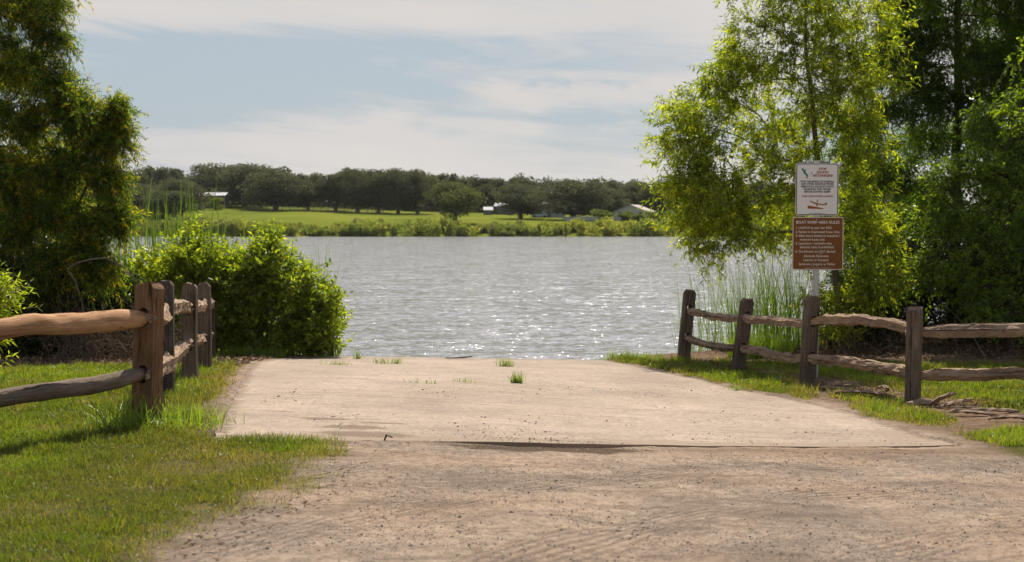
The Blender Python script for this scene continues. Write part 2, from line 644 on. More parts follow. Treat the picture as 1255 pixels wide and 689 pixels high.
gm, t, o = newmat('ground')
oc = objc(t)
ga, la, sa = attr(t, 'grass'), attr(t, 'litter'), attr(t, 'soil')
nb = noise(t, oc, 0.9, 5, 0.6)
nm = noise(t, oc, 5.0, 5, 0.65)
nf_ = noise(t, oc, 38.0, 4, 0.7)
nff = noise(t, oc, 150.0, 3, 0.7)
vor = N(t, 'ShaderNodeTexVoronoi')
vor.inputs['Scale'].default_value = 75
t.links.new(oc, vor.inputs['Vector'])
grav = ramp(t, nb, [(0.32, (0.235, 0.185, 0.147)), (0.47, (0.32, 0.25, 0.195)), (0.62, (0.40, 0.31, 0.238))])
grav = mixc(t, mth(t, 'MULTIPLY', ramp(t, nm, [(0.46, 0), (0.66, 1)]), 0.38), grav, (0.19, 0.14, 0.105))
grav = mixc(t, mth(t, 'MULTIPLY', ramp(t, noise(t, oc, 0.45, 3, 0.5), [(0.47, 0), (0.6, 1)]), 0.45), grav, (0.37, 0.25, 0.17))
grav = mixc(t, mth(t, 'MULTIPLY', ramp(t, nf_, [(0.52, 0), (0.72, 1)]), 0.6), grav, (0.13, 0.10, 0.08))
grav = mixc(t, mth(t, 'MULTIPLY', ramp(t, nff, [(0.56, 0), (0.74, 1)]), 0.55), grav, (0.62, 0.53, 0.44))
soilc = ramp(t, nm, [(0.3, (0.10, 0.068, 0.045)), (0.55, (0.19, 0.13, 0.088)), (0.75, (0.30, 0.22, 0.155))])
soilc = mixc(t, mth(t, 'MULTIPLY', ramp(t, nf_, [(0.5, 0), (0.7, 1)]), 0.5), soilc, (0.06, 0.042, 0.03))
gmx = noise(t, mapping(t, oc, (1, 0.7, 1)), 16, 6, 0.8)
gmy = noise(t, mapping(t, oc, (0.5, 1.6, 1), (0, 0, R(-12))), 2.2, 6, 0.75, 0.6)
grav = mixc(t, mth(t, 'MULTIPLY', ramp(t, gmx, [(0.48, 0), (0.58, 1)]), 0.42), grav, (0.10, 0.078, 0.062))
grav = mixc(t, mth(t, 'MULTIPLY', ramp(t, gmx, [(0.36, 1), (0.43, 0)]), 0.42), grav, (0.50, 0.41, 0.33))
grav = mixc(t, mth(t, 'MULTIPLY', ramp(t, gmy, [(0.50, 0), (0.62, 1)]), 0.58), grav, (0.13, 0.10, 0.078))
grav = mixc(t, mth(t, 'MULTIPLY', ramp(t, noise(t, mapping(t, oc, (0.5, 1.1, 1), (0, 0, R(-20)), (3, 1, 0)), 0.9, 6, 0.7, 0.8), [(0.50, 0), (0.60, 1)]), 0.42), grav, (0.15, 0.112, 0.085))
c = mixc(t, sa, grav, soilc)
edge_dark_a = attr(t, 'edge_dark')
edge_dark_m = ramp(t, mth(t, 'ADD', edge_dark_a, mth(t, 'MULTIPLY', mth(t, 'SUBTRACT', nm, 0.5), 1.1)), [(0.40, 0), (0.58, 1)])
c = mixc(t, mth(t, 'MULTIPLY', edge_dark_m, 0.85), c, ramp(t, nf_, [(0.35, (0.045, 0.032, 0.024)), (0.65, (0.12, 0.085, 0.06))]))
gcol = ramp(t, noise(t, oc, 0.035, 5, 0.6), [(0.3, (0.095, 0.120, 0.022)), (0.5, (0.135, 0.158, 0.024)), (0.7, (0.185, 0.190, 0.032))])
near_g = ramp(t, nf_, [(0.3, (0.04, 0.042, 0.014)), (0.7, (0.12, 0.11, 0.035))])
geo = N(t, 'ShaderNodeNewGeometry')
spz = N(t, 'ShaderNodeSeparateXYZ')
t.links.new(geo.outputs['Position'], spz.inputs[0])
farm = ramp(t, mth(t, 'DIVIDE', spz.outputs[1], 400.0), [(0.10, 0), (0.5, 1)])
gcol = mixc(t, farm, near_g, gcol)
c = mixc(t, ga, c, gcol)
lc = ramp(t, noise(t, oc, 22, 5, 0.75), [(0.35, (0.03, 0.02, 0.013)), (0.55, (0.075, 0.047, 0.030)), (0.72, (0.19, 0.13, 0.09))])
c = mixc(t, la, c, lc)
hgt = mth(t, 'ADD', mth(t, 'MULTIPLY', nf_, 0.6), mth(t, 'MULTIPLY', nff, 0.4))
# tread marks left by tyres, curving through the loose sand
wv = N(t, 'ShaderNodeTexWave')
wv.wave_type = 'RINGS'
wv.rings_direction = 'Z'
wv.inputs['Scale'].default_value = 4.2
wv.inputs['Distortion'].default_value = 1.2
wv.inputs['Detail'].default_value = 2.0
wv.inputs['Detail Scale'].default_value = 0.5
t.links.new(mapping(t, oc, (1, 1, 1), (0, 0, 0), (-6.5, -3.0, 0)), wv.inputs['Vector'])
wd_ = N(t, 'ShaderNodeTexWave')
wd_.wave_type = 'RINGS'
wd_.rings_direction = 'Z'
wd_.inputs['Scale'].default_value = .23
wd_.inputs['Distortion'].default_value = 1.5
wd_.inputs['Detail'].default_value = 2.0
t.links.new(mapping(t, oc, (1, 1, 1), (0, 0, 0), (-6.5, -3.0, 0)), wd_.inputs['Vector'])
tm = mth(t, 'MULTIPLY', ramp(t, wd_.outputs['Fac'], [(0.62, 0), (0.82, 1)]), ramp(t, noise(t, oc, 1.1, 3, 0.6), [(0.40, 0), (0.54, 1)]))
hgt = mth(t, 'ADD', hgt, mth(t, 'MULTIPLY', mth(t, 'MULTIPLY', wv.outputs['Fac'], tm), 0.55))
c = mixc(t, mth(t, 'MULTIPLY', mth(t, 'MULTIPLY', wv.outputs['Fac'], tm), mth(t, 'MULTIPLY', mth(t, 'SUBTRACT', 1.0, ga), 0.38)), c, (0.13, 0.10, 0.08))
principled(t, o, c, 1.0, 0.0, hgt, 0.9, 0.022)
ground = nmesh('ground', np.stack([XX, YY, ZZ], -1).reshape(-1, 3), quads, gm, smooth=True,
               attrs={'grass': np.clip(gc*1.15, 0, 1).ravel(), 'litter': litt.ravel(), 'soil': soil.ravel(), 'edge_dark': edge_dark.ravel()})
tag(ground, kind='structure')

# the concrete boat ramp
nU, nV = 150, 300
vv = np.linspace(0, 1, nV)
uu = np.linspace(0, 1, nU)
Yc = 11.0+vv**1.0*(37.0-11.0)
RX = np.zeros((nV, nU))
RY = np.zeros((nV, nU))
for j in range(nV):
    tt = vv[j]
    for_it = None
    # blend rows between the slanted front edge and constant Y
    Yr = 12.0+tt*25.0
    xl, xr = rampL(Yr), rampR(Yr)
    xs = xl+(xr-xl)*uu
    front = rampF(xs)
    ys = front*(1-tt)+37.0*tt
    xs = rampL(ys)+(rampR(ys)-rampL(ys))*uu
    xs[0] += 0.0
    RX[j] = xs
    RY[j] = ys
edgeN = (fbm(RX, RY, 3.0, 3)-0.5)*0.10
wgt = np.clip(1-np.minimum(uu, 1-uu)*12, 0, 1)[None, :]*np.where(uu < 0.5, -1, 1)[None, :]
RX = RX+edgeN*wgt
RYj = RY.copy()
RYj[0] += (fbm(RX[0], RX[0]*0+3, 6.0, 4)-0.5)*0.05
RZ = Hbase(RX, RYj)+(fbm(RX, RYj, 1.1, 3)-0.5)*0.02
top = np.stack([RX, RYj, RZ], -1)
bot_front = top[0].copy()
bot_front[:, 2] -= 0.14
bot_front[:, 1] += 0.01
bl = top[:, 0].copy(); bl[:, 2] -= 0.14
br = top[:, -1].copy(); br[:, 2] -= 0.14
V = np.concatenate([top.reshape(-1, 3), bot_front, bl, br])
id2 = np.arange(nU*nV).reshape(nV, nU)
q = np.stack([id2[:-1, :-1], id2[:-1, 1:], id2[1:, 1:], id2[1:, :-1]], -1).reshape(-1, 4)
b0 = nU*nV
qf = np.stack([b0+np.arange(nU-1), b0+np.arange(1, nU), id2[0, 1:], id2[0, :-1]], -1)
b1 = b0+nU
ql = np.stack([b1+np.arange(1, nV), b1+np.arange(nV-1), id2[:-1, 0], id2[1:, 0]], -1)
b2 = b1+nV
qr = np.stack([b2+np.arange(nV-1), b2+np.arange(1, nV), id2[1:, -1], id2[:-1, -1]], -1)
rx_, ry_ = RX.ravel(), RYj.ravel()
dirt = np.zeros(nU*nV)
for px_, py_, sx, sy, am in [(432, 525, 0.36, 0.20, 1.05), (447, 534, 0.45, 0.22, 1.15), (396, 514, 0.30, 0.13, 1.0), (470, 520, 0.4, 0.12, 0.8), (685, 541, 1.5, 0.12, 0.5), (640, 441, 1.6, .10, .75), (520, 470, 1.0, .06, .75), (350, 505, .4, .10, .7), (560, 495, .9, .08, .65), (760, 512, .8, .10, .5), (660, 455, 1.2, .06, .6),
                             (560, 441, 0.5, 0.08, 0.7), (360, 445, 0.8, 0.15, 0.6), (275, 500, 0.3, 0.2, 0.7), (1080, 523, 0.35, 0.3, 0.5), (480, 500, 0.8, 0.15, 0.3),
                             (620, 508, 0.9, 0.10, 0.3), (900, 482, 0.3, 0.3, 0.5), (700, 484, 0.5, 0.05, 0.3)]:
    g_ = G(px_, py_)
    dirt = np.maximum(dirt, am*np.exp(-((rx_-g_[0])/sx)**2-((ry_-g_[1])/sy)**2))
ei = ramp_in(rx_, ry_)
dirt = np.maximum(dirt, 0.65*np.exp(-(np.clip(ei, 0, 9)/0.18)**2)*(ry_ > rampF(rx_)+0.4))
dirt = np.concatenate([dirt, np.full(len(V)-nU*nV, 0.8)])
dust = np.exp(-(np.clip(ry_-rampF(rx_), 0, 9)/.35)**2)*.75+.25*np.exp(-(np.clip(ry_-rampF(rx_), 0, 9)/1.6)**2)
dust = np.maximum(dust, .8*np.exp(-((rx_-3.75)/.5)**2-((ry_-13.2)/1.3)**2))
dust = np.concatenate([dust, np.full(len(V)-nU*nV, .0)])
grit = 1-sstep(12.5, 19, ry_)
grit = np.concatenate([grit, np.ones(len(V)-nU*nV)])
cm, t, o = newmat('ramp_concrete')
oc = objc(t)
sxy = N(t, 'ShaderNodeSeparateXYZ')
t.links.new(oc, sxy.inputs[0])
nb = noise(t, oc, 0.7, 5, 0.6)
st = noise(t, mapping(t, oc, (0.6, 7.0, 1)), 1.0, 6, 0.65, 0.3)
st2 = noise(t, mapping(t, oc, (1.6, 34.0, 1)), 1.0, 4, 0.6, 0.4)
mot = noise(t, mapping(t, oc, (1, 0.6, 1)), 20, 5, 0.75)
mot2 = noise(t, mapping(t, oc, (1, 0.7, 1)), 4.5, 5, 0.7)
fine = noise(t, oc, 60, 4, 0.75)
fine2 = noise(t, oc, 170, 3, 0.7)
c = ramp(t, nb, [(0.3, (0.265, 0.205, 0.158)), (0.5, (0.34, 0.264, 0.205)), (0.7, (0.41, 0.32, 0.25))])
c = mixc(t, mth(t, 'MULTIPLY', ramp(t, st, [(0.48, 0), (0.68, 1)]), 0.45), c, (0.20, 0.155, 0.12))
c = mixc(t, mth(t, 'MULTIPLY', ramp(t, mot, [(0.46, 0), (0.62, 1)]), 0.42), c, (0.15, 0.115, 0.09))
c = mixc(t, mth(t, 'MULTIPLY', ramp(t, mot2, [(0.49, 0), (0.64, 1)]), 0.42), c, (0.19, 0.155, 0.125))
c = mixc(t, mth(t, 'MULTIPLY', ramp(t, mot, [(0.34, 1), (0.44, 0)]), 0.25), c, (0.50, 0.41, 0.33))
gr = attr(t, 'grit')
spk = mth(t, 'MULTIPLY', ramp(t, fine, [(0.55, 0), (0.70, 1)]), mth(t, 'ADD', mth(t, 'MULTIPLY', gr, 0.60), 0.20))
c = mixc(t, spk, c, (0.12, 0.095, 0.075))
c = mixc(t, mth(t, 'MULTIPLY', ramp(t, fine2, [(0.58, 0), (0.74, 1)]), 0.4), c, (0.68, 0.59, 0.50))
crk = mth(t, 'MULTIPLY', ramp(t, st2, [(0.30, 1), (0.36, 0)]), ramp(t, noise(t, oc, 1.1, 3, 0.6), [(0.40, 0), (0.56, 1)]))
c = mixc(t, mth(t, 'MULTIPLY', crk, 0.75), c, (0.07, 0.055, 0.042))
# joints between the cast slabs, broken and part filled
for yj in (float(G(560, 447)[1]), float(G(560, 470)[1]), float(G(560, 492)[1])):
    dj = mth(t, 'ABSOLUTE', mth(t, 'SUBTRACT', mth(t, 'ADD', sxy.outputs[1], mth(t, 'MULTIPLY', mth(t, 'SUBTRACT', noise(t, oc, 3.0, 4, 0.6), 0.5), 0.05)), yj))
    jm = mth(t, 'MULTIPLY', ramp(t, dj, [(0.010, 1), (0.022, 0)]), ramp(t, noise(t, oc, 1.7, 3, 0.6), [(0.38, 0.25), (0.52, 1)]))
    c = mixc(t, mth(t, 'MULTIPLY', jm, 0.75), c, (0.085, 0.065, 0.048))
# dust dragged on from the road
dusta = attr(t, 'dust')
dsm = ramp(t, mth(t, 'ADD', dusta, mth(t, 'MULTIPLY', mth(t, 'SUBTRACT', noise(t, oc, 4.0, 5, 0.65), 0.5), 0.9)), [(0.42, 0), (0.62, 1)])
dcol = mixc(t, mth(t, 'MULTIPLY', ramp(t, fine, [(0.50, 0), (0.68, 1)]), 0.6), (0.26, 0.195, 0.145), (0.12, 0.09, 0.07))
c = mixc(t, mth(t, 'MULTIPLY', dsm, 0.9), c, dcol)
da = attr(t, 'dirt')
dm = ramp(t, mth(t, 'ADD', da, mth(t, 'MULTIPLY', mth(t, 'SUBTRACT', noise(t, mapping(t, oc, (1.0, 2.6, 1)), 7.5, 5, 0.7), 0.5), 1.5)), [(0.45, 0), (0.62, 1)])
c = mixc(t, mth(t, 'MULTIPLY', dm, 0.85), c, ramp(t, fine, [(0.35, (0.085, 0.055, 0.036)), (0.65, (0.20, 0.145, 0.10))]))
hh = mth(t, 'SUBTRACT', mth(t, 'ADD', mth(t, 'MULTIPLY', fine, 0.35), mth(t, 'MULTIPLY', st2, 0.5)), mth(t, 'MULTIPLY', crk, 0.8))
principled(t, o, c, 0.9, 0.15, hh, 0.55, 0.012)
rampo = nmesh('boat_ramp', V, [q, qf, ql, qr], cm, smooth=False, attrs={'dirt': dirt, 'grit': grit, 'dust': dust})
tag(rampo, kind='structure')

# the lake
wm, t, o = newmat('lake_water')
oc = objc(t)
w1 = noise(t, mapping(t, oc, (0.55, 1.25, 1)), 1.0, 3, 0.55, 0.4)
w2 = noise(t, mapping(t, oc, (2.3, 4.4, 1)), 1.0, 4, 0.62, 0.5)
w3 = noise(t, mapping(t, oc, (8.5, 14.0, 1)), 1.0, 3, 0.6, 0.3)
gust = noise(t, mapping(t, oc, (0.03, 0.06, 1)), 1.0, 3, 0.5)
h = mth(t, 'ADD', mth(t, 'ADD', mth(t, 'MULTIPLY', w1, 0.55), mth(t, 'MULTIPLY', w2, 0.30)), mth(t, 'MULTIPLY', w3, 0.075))
h = mth(t, 'MULTIPLY', h, mth(t, 'ADD', 0.6, mth(t, 'MULTIPLY', gust, 0.8)))
def slopes(scale, sc_, seed, det, amp):
    nn = N(t, 'ShaderNodeTexNoise')
    nn.inputs['Scale'].default_value = 1.0
    nn.inputs['Detail'].default_value = det
    nn.inputs['Roughness'].default_value = 0.6
    t.links.new(mapping(t, oc, (scale*sc_[0], scale*sc_[1], 1), (0, 0, R(8)), (seed, seed*.7, seed)), nn.inputs['Vector'])
    v = N(t, 'ShaderNodeVectorMath', operation='SUBTRACT')
    t.links.new(nn.outputs['Color'], v.inputs[0])
    v.inputs[1].default_value = (.5, .5, .5)
    v2 = N(t, 'ShaderNodeVectorMath', operation='MULTIPLY')
    t.links.new(v.outputs[0], v2.inputs[0])
    v2.inputs[1].default_value = (amp*.8, amp, 0)
    return v2.outputs[0]


def vadd(a_, b_):
    v = N(t, 'ShaderNodeVectorMath', operation='ADD')
    t.links.new(a_, v.inputs[0])
    if isinstance(b_, tuple):
        v.inputs[1].default_value = b_
    else:
        t.links.new(b_, v.inputs[1])
    return v.outputs[0]


sl1 = vadd(slopes(.7, (.6, 1.4), 3.1, 2, .62), slopes(4.6, (.7, 1.3), 11.7, 3, 1.65))
sl2 = vadd(sl1, slopes(12.0, (.9, 1.2), 23.3, 2, 1.0))
gs = N(t, 'ShaderNodeVectorMath', operation='SCALE')
t.links.new(sl2, gs.inputs[0])
t.links.new(mth(t, 'ADD', 0.55, mth(t, 'MULTIPLY', gust, 0.9)), gs.inputs['Scale'])
nrm = N(t, 'ShaderNodeVectorMath', operation='NORMALIZE')
t.links.new(vadd(gs.outputs[0], (0.0, 0.0, 1.0)), nrm.inputs[0])
pw = N(t, 'ShaderNodeBsdfPrincipled')
pw.inputs['Base Color'].default_value = (0.27, 0.268, 0.28, 1)
pw.inputs['Roughness'].default_value = 0.10
pw.inputs['IOR'].default_value = 1.333
pw.inputs['Specular IOR Level'].default_value = 0.5
t.links.new(nrm.outputs[0], pw.inputs['Normal'])
t.links.new(pw.outputs[0], o.inputs[0])
wx = np.concatenate([np.linspace(-1800, -60, 8), np.linspace(-50, 50, 21), np.linspace(60, 1800, 8)])
wy = np.concatenate([np.linspace(23.5, 60, 30), np.linspace(70, 292, 24)])
WX, WY = np.meshgrid(wx, wy)
wi = np.arange(WX.size).reshape(WX.shape)
wq = np.stack([wi[:-1, :-1], wi[:-1, 1:], wi[1:, 1:], wi[1:, :-1]], -1).reshape(-1, 4)
lake = nmesh('lake_water', np.stack([WX.ravel(), WY.ravel(), np.full(WX.size, WZ)], -1), wq, wm, smooth=True)
tag(lake, kind='structure')

# ------------------------------------------------------------------ foliage tools


def unit(v):
    return v/(np.linalg.norm(v, axis=-1, keepdims=True)+1e-9)


def leaf_quads(P0, D, L, W, curl=0.15):
    """diamond leaves: base, left, tip, right. arrays (n,3),(n,3),(n,),(n,)"""
    n = len(P0)
    D = unit(D)
    S = unit(np.cross(D, rng.normal(size=(n, 3))))
    U = np.cross(S, D)
    L = L[:, None]
    W = W[:, None]
    mid = P0+D*L*0.42
    a = P0
    b = mid+S*W*0.5+U*W*0.12
    c_ = P0+D*L-U*L*curl*0.5-np.array([0, 0, 1])*L*curl*0.5
    d = mid-S*W*0.5+U*W*0.12
    return np.stack([a, b, c_, d], 1).reshape(-1, 3)


def quads_of(n):
    return np.arange(n*4).reshape(-1, 4)


class Tubes:
    def __init__(self):
        self.V, self.F, self.n = [], [], 0

    def add(self, pts, rad, k=6):
        pts = np.asarray(pts, float)
        rad = np.asarray(rad, float)
        m = len(pts)
        if m < 2:
            return
        T = np.gradient(pts, axis=0)
        T = unit(T)
        ref = np.array([0.31, 0.2, 0.93]) if abs(T[0][2]) < 0.8 else np.array([1.0, 0.1, 0.05])
        A = unit(np.cross(T, ref))
        B = np.cross(T, A)
        ang = np.arange(k)*2*np.pi/k
        ring = pts[:, None, :]+rad[:, None, None]*(np.cos(ang)[None, :, None]*A[:, None, :]+np.sin(ang)[None, :, None]*B[:, None, :])
        self.V.append(ring.reshape(-1, 3))
        i = np.arange(m*k).reshape(m, k)+self.n
        j = np.roll(i, -1, axis=1)
        self.F.append(np.stack([i[:-1], j[:-1], j[1:], i[1:]], -1).reshape(-1, 4))
        self.n += m*k

    def build(self, name, mat, parent=None, smooth=True, loc=None):
        return nmesh(name, np.concatenate(self.V), np.concatenate(self.F), mat, parent, smooth=smooth, loc=loc)


def grow(trunk, tips, step=0.35, bias=0.45, up=0.15, r0=0.006, pw=0.47, tb=None, k=6, wig=0.05):
    """limbs from a trunk polyline out to every tip; radii by the number of tips carried"""
    nodes = [np.array(p, float) for p in trunk]
    par = [-1]+list(range(len(trunk)-1))
    plen = [0.0]
    for i in range(1, len(trunk)):
        plen.append(plen[-1]+np.linalg.norm(nodes[i]-nodes[i-1]))
    plen = [p*0.4 for p in plen]
    tp = np.array(trunk)
    d = np.min(np.linalg.norm(tips[:, None]-tp[None], axis=2), axis=1)
    order = np.argsort(d)
    cap = 9000
    A = np.zeros((cap, 3))
    PL = np.zeros(cap)
    n = len(nodes)
    A[:n] = nodes
    PL[:n] = plen
    ends = []
    for ti in order:
        tpos = tips[ti]
        v = tpos-A[:n]
        dist = np.linalg.norm(v, axis=1)
        pen = np.where(v[:, 2] < -0.1, 0.35*dist, 0)   # dislike attaching from above
        cost = dist+bias*PL[:n]+pen
        cost[0] += 0.3
        j = int(np.argmin(cost))
        seg = max(1, int(dist[j]/step))
        p0 = A[j].copy()
        mid_up = up*dist[j]
        prev = j
        for s in range(1, seg+1):
            f = s/seg
            p = p0*(1-f)+tpos*f
            p[2] += mid_up*4*f*(1-f)*0.5
            if s < seg:
                p = p+rng.normal(size=3)*wig*min(step, dist[j])
            if n >= cap-1:
                break
            A[n] = p
            PL[n] = PL[prev]+dist[j]/seg
            par.append(prev)
            prev = n
            n += 1
        ends.append(prev)
    cnt = np.zeros(n)
    for e in ends:
        cnt[e] += 1
    for i in range(n-1, 0, -1):
        if par[i] >= 0:
            cnt[par[i]] += cnt[i]
    # trunk nodes were indexed in order, so parents always precede children
    cnt = np.maximum(cnt, 1)
    rad = r0*cnt**pw
    ch = [[] for _ in range(n)]
    for i in range(1, n):
        ch[par[i]].append(i)
    T = Tubes()
    stack = [(0, -1)]
    while stack:
        s, pr = stack.pop()
        chain = ([pr] if pr >= 0 else [])+[s]
        cur = s
        while ch[cur]:
            nxt = max(ch[cur], key=lambda q: cnt[q])
            for q_ in ch[cur]:
                if q_ != nxt:
                    stack.append((q_, cur))
            chain.append(nxt)
            cur = nxt
        pts = A[chain]
        rr_ = rad[chain].copy()
        if pr >= 0:
            rr_[0] = rr_[1]
        rr_[-1] *= 0.5
        T.add(pts, rr_, k if rr_[0] > 0.03 else 4)
    return T, A[ends], unit(A[ends]-A[[par[e] for e in ends]])


def lobes_tips(lobes):
    """lobes: (centre xyz, (rx,ry,rz), count) -> tips nearer the surface of each lobe, and the outward direction"""
    out, dirs, cl_ = [], [], []
    for c_, r, n in lobes:
        v = unit(rng.normal(size=(n, 3)))
        rad = rng.random(n)**0.45
        out.append(np.array(c_)+v*rad[:, None]*np.array(r))
        dirs.append(v)
        cl_.append(np.full(n, rng.random()))
    return np.concatenate(out), np.concatenate(dirs), np.concatenate(cl_)


def sprays(pos, outd, ntw, L, nlf, ll, lw, droop, spread=0.7, upb=0.1, tubes=None, tr=0.002, leaf_out=0.8, leaf_down=0.25, cl_=None, rb=(0.5, 0.35), curl=0.15, outw=0.6):
    """twigs with leaves: returns vertices and rnd"""
    n = len(pos)*ntw
    P0 = np.repeat(pos, ntw, 0)+rng.normal(size=(n, 3))*0.05
    od = np.repeat(outd, ntw, 0)
    D = unit(od*outw+rng.normal(size=(n, 3))*spread+np.array([0, 0, upb]))
    Ls = L*(0.55+0.9*rng.random(n))
    dr = droop*(0.5+rng.random(n))
    tt = (np.arange(nlf)+0.5)/nlf
    tt = np.clip(tt[None]+rng.normal(size=(n, nlf))*0.03, 0.02, 1)
    pts = P0[:, None]+D[:, None]*(Ls[:, None]*tt)[..., None]
    pts[..., 2] -= (dr*Ls)[:, None]*tt**2
    tan = D[:, None]-np.array([0, 0, 1])*(2*dr[:, None]*tt)[..., None]
    tan = unit(tan)
    side = unit(np.cross(tan, rng.normal(size=(n, nlf, 3))))
    ld = tan*0.6+side*leaf_out-np.array([0, 0, 1])*leaf_down
    m = n*nlf
    lens = ll*(0.6+0.7*rng.random(m))
    V = leaf_quads(pts.reshape(-1, 3), ld.reshape(-1, 3), lens, lw*(0.7+0.6*rng.random(m)), curl)
    cr = np.repeat(cl_ if cl_ is not None else rng.random(len(pos)), ntw)
    r = rb[0]+rb[1]*(0.55*(np.repeat(cr, nlf)-0.5)+0.45*(np.repeat(rng.random(n), nlf)-0.5)+0.9*(rng.random(m)-0.5))*2
    if tubes is not None:
        for i in range(n):
            q_ = np.linspace(0, 1, 4)
            pp = P0[i]+D[i]*(Ls[i]*q_)[:, None]
            pp[:, 2] -= dr[i]*Ls[i]*q_**2
            tubes.add(pp, tr*(1.2-0.7*q_), 3)
    return V, np.repeat(np.clip(r, 0, 1), 4)


def plant(name, base, label, cat, trunk, lobes, mat, bark, gp, sp, group=None, twigs=True, crown='crown', stem='trunk', extra=None):
    e = empty(name, base, label, cat, group)
    tips, od, cl_ = lobes_tips(lobes)
    T, ends, ed = grow(trunk, tips, **gp)
    V, r = sprays(ends, unit(od*0.7+ed*0.6), cl_=cl_*0.6+0.4*rng.random(len(cl_)), tubes=T if twigs else None, **sp)
    if extra is not None:
        V2, r2 = extra
        V = np.concatenate([V, V2])
        r = np.concatenate([r, r2])
    loc = np.array(base, float)
    a = T.build(stem, bark, e, loc=None)
    a.matrix_parent_inverse = Matrix.Translation(Vector(loc)).inverted()
    b = nmesh(crown, V, quads_of(len(V)//4), mat, e, attrs={'rnd': r})
    b.matrix_parent_inverse = Matrix.Translation(Vector(loc)).inverted()
    return e


def Lb(px, py, D, rx, rz=None, n=20, ry=None):
    return (P(px, py, D), (rx, ry or rx, rz or rx), n)


def gb(px, D, dx=0):
    x = (px-CX)/F*D+dx
    return np.array([x, D, float(H(x, D))])


# ------------------------------------------------------------------ humid air over the lake
hm, t, o = newmat('haze')
pv = N(t, 'ShaderNodeVolumePrincipled')
pv.inputs['Color'].default_value = (0.93, 0.94, 0.95, 1)
pv.inputs['Density'].default_value = 0.00004
pv.inputs['Anisotropy'].default_value = 0.3
t.links.new(pv.outputs[0], o.inputs['Volume'])
bm = bmesh.new()
bm_box(bm, (0, 1950, 20), (3900, 4400, 54))
tag(bmobj('haze', bm, hm), kind='stuff')

# ------------------------------------------------------------------ willow behind the sign
b0_ = gb(1034, 26.3)
trunk = [b0_-[0, 0, .2], b0_+[0.0, 0, 0.7], P(1026, 350, 26.3), P(1018, 290, 26.4), P(1008, 240, 26.4), P(1000, 190, 26.5), P(993, 120, 26.6), P(985, 60, 26.7), P(985, 0, 26.7), P(990, -60, 26.7)]
lobes = [Lb(858, 150, 26.3, .80, .75, 34), Lb(838, 210, 26.2, .55, .7, 24), Lb(880, 235, 26.0, .75, .75, 34), Lb(925, 60, 26.6, .75, .8, 30), Lb(1000, 15, 26.8, 1.1, .9, 44),
         Lb(950, 150, 27.2, .9, .9, 34), Lb(1052, 95, 26.6, .85, .95, 34), Lb(1040, 190, 26.3, .8, .9, 32), Lb(905, 285, 26.1, .8, .5, 28),
         Lb(852, 275, 26.2, .35, .45, 12), Lb(1055, 275, 26.2, .8, .7, 32), Lb(985, -45, 26.8, 1.3, .7, 34), Lb(1065, 345, 25.9, .55, .5, 18), Lb(985, 280, 27.4, .9, .7, 26),
         Lb(885, 105, 26.9, .6, .6, 20), Lb(960, 215, 26.0, .8, .8, 26), Lb(930, -20, 27, .8, .7, 18), Lb(1075, 30, 27.2, .6, .7, 8), Lb(1000, 100, 26.0, .8, .7, 22)]
plant('willow_tree', b0_, 'yellow-green willow with fine drooping leaves right behind the two signs', 'tree', trunk, lobes, M['leaf_willow'], M['bark_grey'],
      dict(step=.3, bias=.4, up=.10, r0=.0030, pw=.5), dict(ntw=10, L=.40, nlf=15, ll=.110, lw=.025, droop=.22, spread=.75, upb=.25, tr=.0028, leaf_down=.3, outw=.7, rb=(0.5, .46)))

# bald cypress with the dark straight trunk, farther back
b1_ = gb(1172, 33)
tr_ = [b1_-[0, 0, .2]]+[P(1172+random.uniform(-3, 3), y, 33) for y in (380, 320, 260, 200, 140, 80, 20, -40, -110, -180)]
lobes = []
for i, y in enumerate(range(-170, 360, 44)):
    w = 0.9+1.15*min(1, (i+1)/6)
    for s in (-1, 1):
        for q_ in range(3):
            lobes.append(Lb(1172+s*(14+56*w*(.15+.33*q_)*random.uniform(.7, 1.2)), y+random.uniform(-18, 18), 33+random.uniform(-1.6, 1.8), .70, .45, 17))
plant('cypress_tree', b1_, 'tall dark cypress with a straight black trunk behind the willow', 'tree', tr_, lobes, M['leaf_cyp2'], M['bark'],
      dict(step=.4, bias=.25, up=.02, r0=.0036, pw=.5), dict(ntw=10, L=.50, nlf=15, ll=.13, lw=.027, droop=.40, spread=.5, upb=.1, tr=.004, rb=(0.5, .35)))

# second cypress, mostly outside the frame on the right, closes the corner
b1b = gb(1330, 31)
tr_ = [b1b-[0, 0, .2]]+[P(1330, y, 31) for y in (300, 200, 100, 0, -100, -180)]
lobes = []
for i, y in enumerate(range(-160, 300, 50)):
    for s in (-1, 1):
        lobes.append(Lb(1330+s*60*random.uniform(.3, 1.2), y+random.uniform(-15, 15), 31+random.uniform(-1.5, 1.5), 1.0, .65, 26))
plant('cypress_tree', b1b, 'dark cypress cut off by the right edge of the photo', 'tree', tr_, lobes, M['leaf_cyp2'], M['bark'],
      dict(step=.4, bias=.25, up=.02, r0=.006, pw=.5), dict(ntw=8, L=.50, nlf=13, ll=.14, lw=.036, droop=.40, spread=.5, upb=.1, tr=.004, rb=(0.5, .35)))

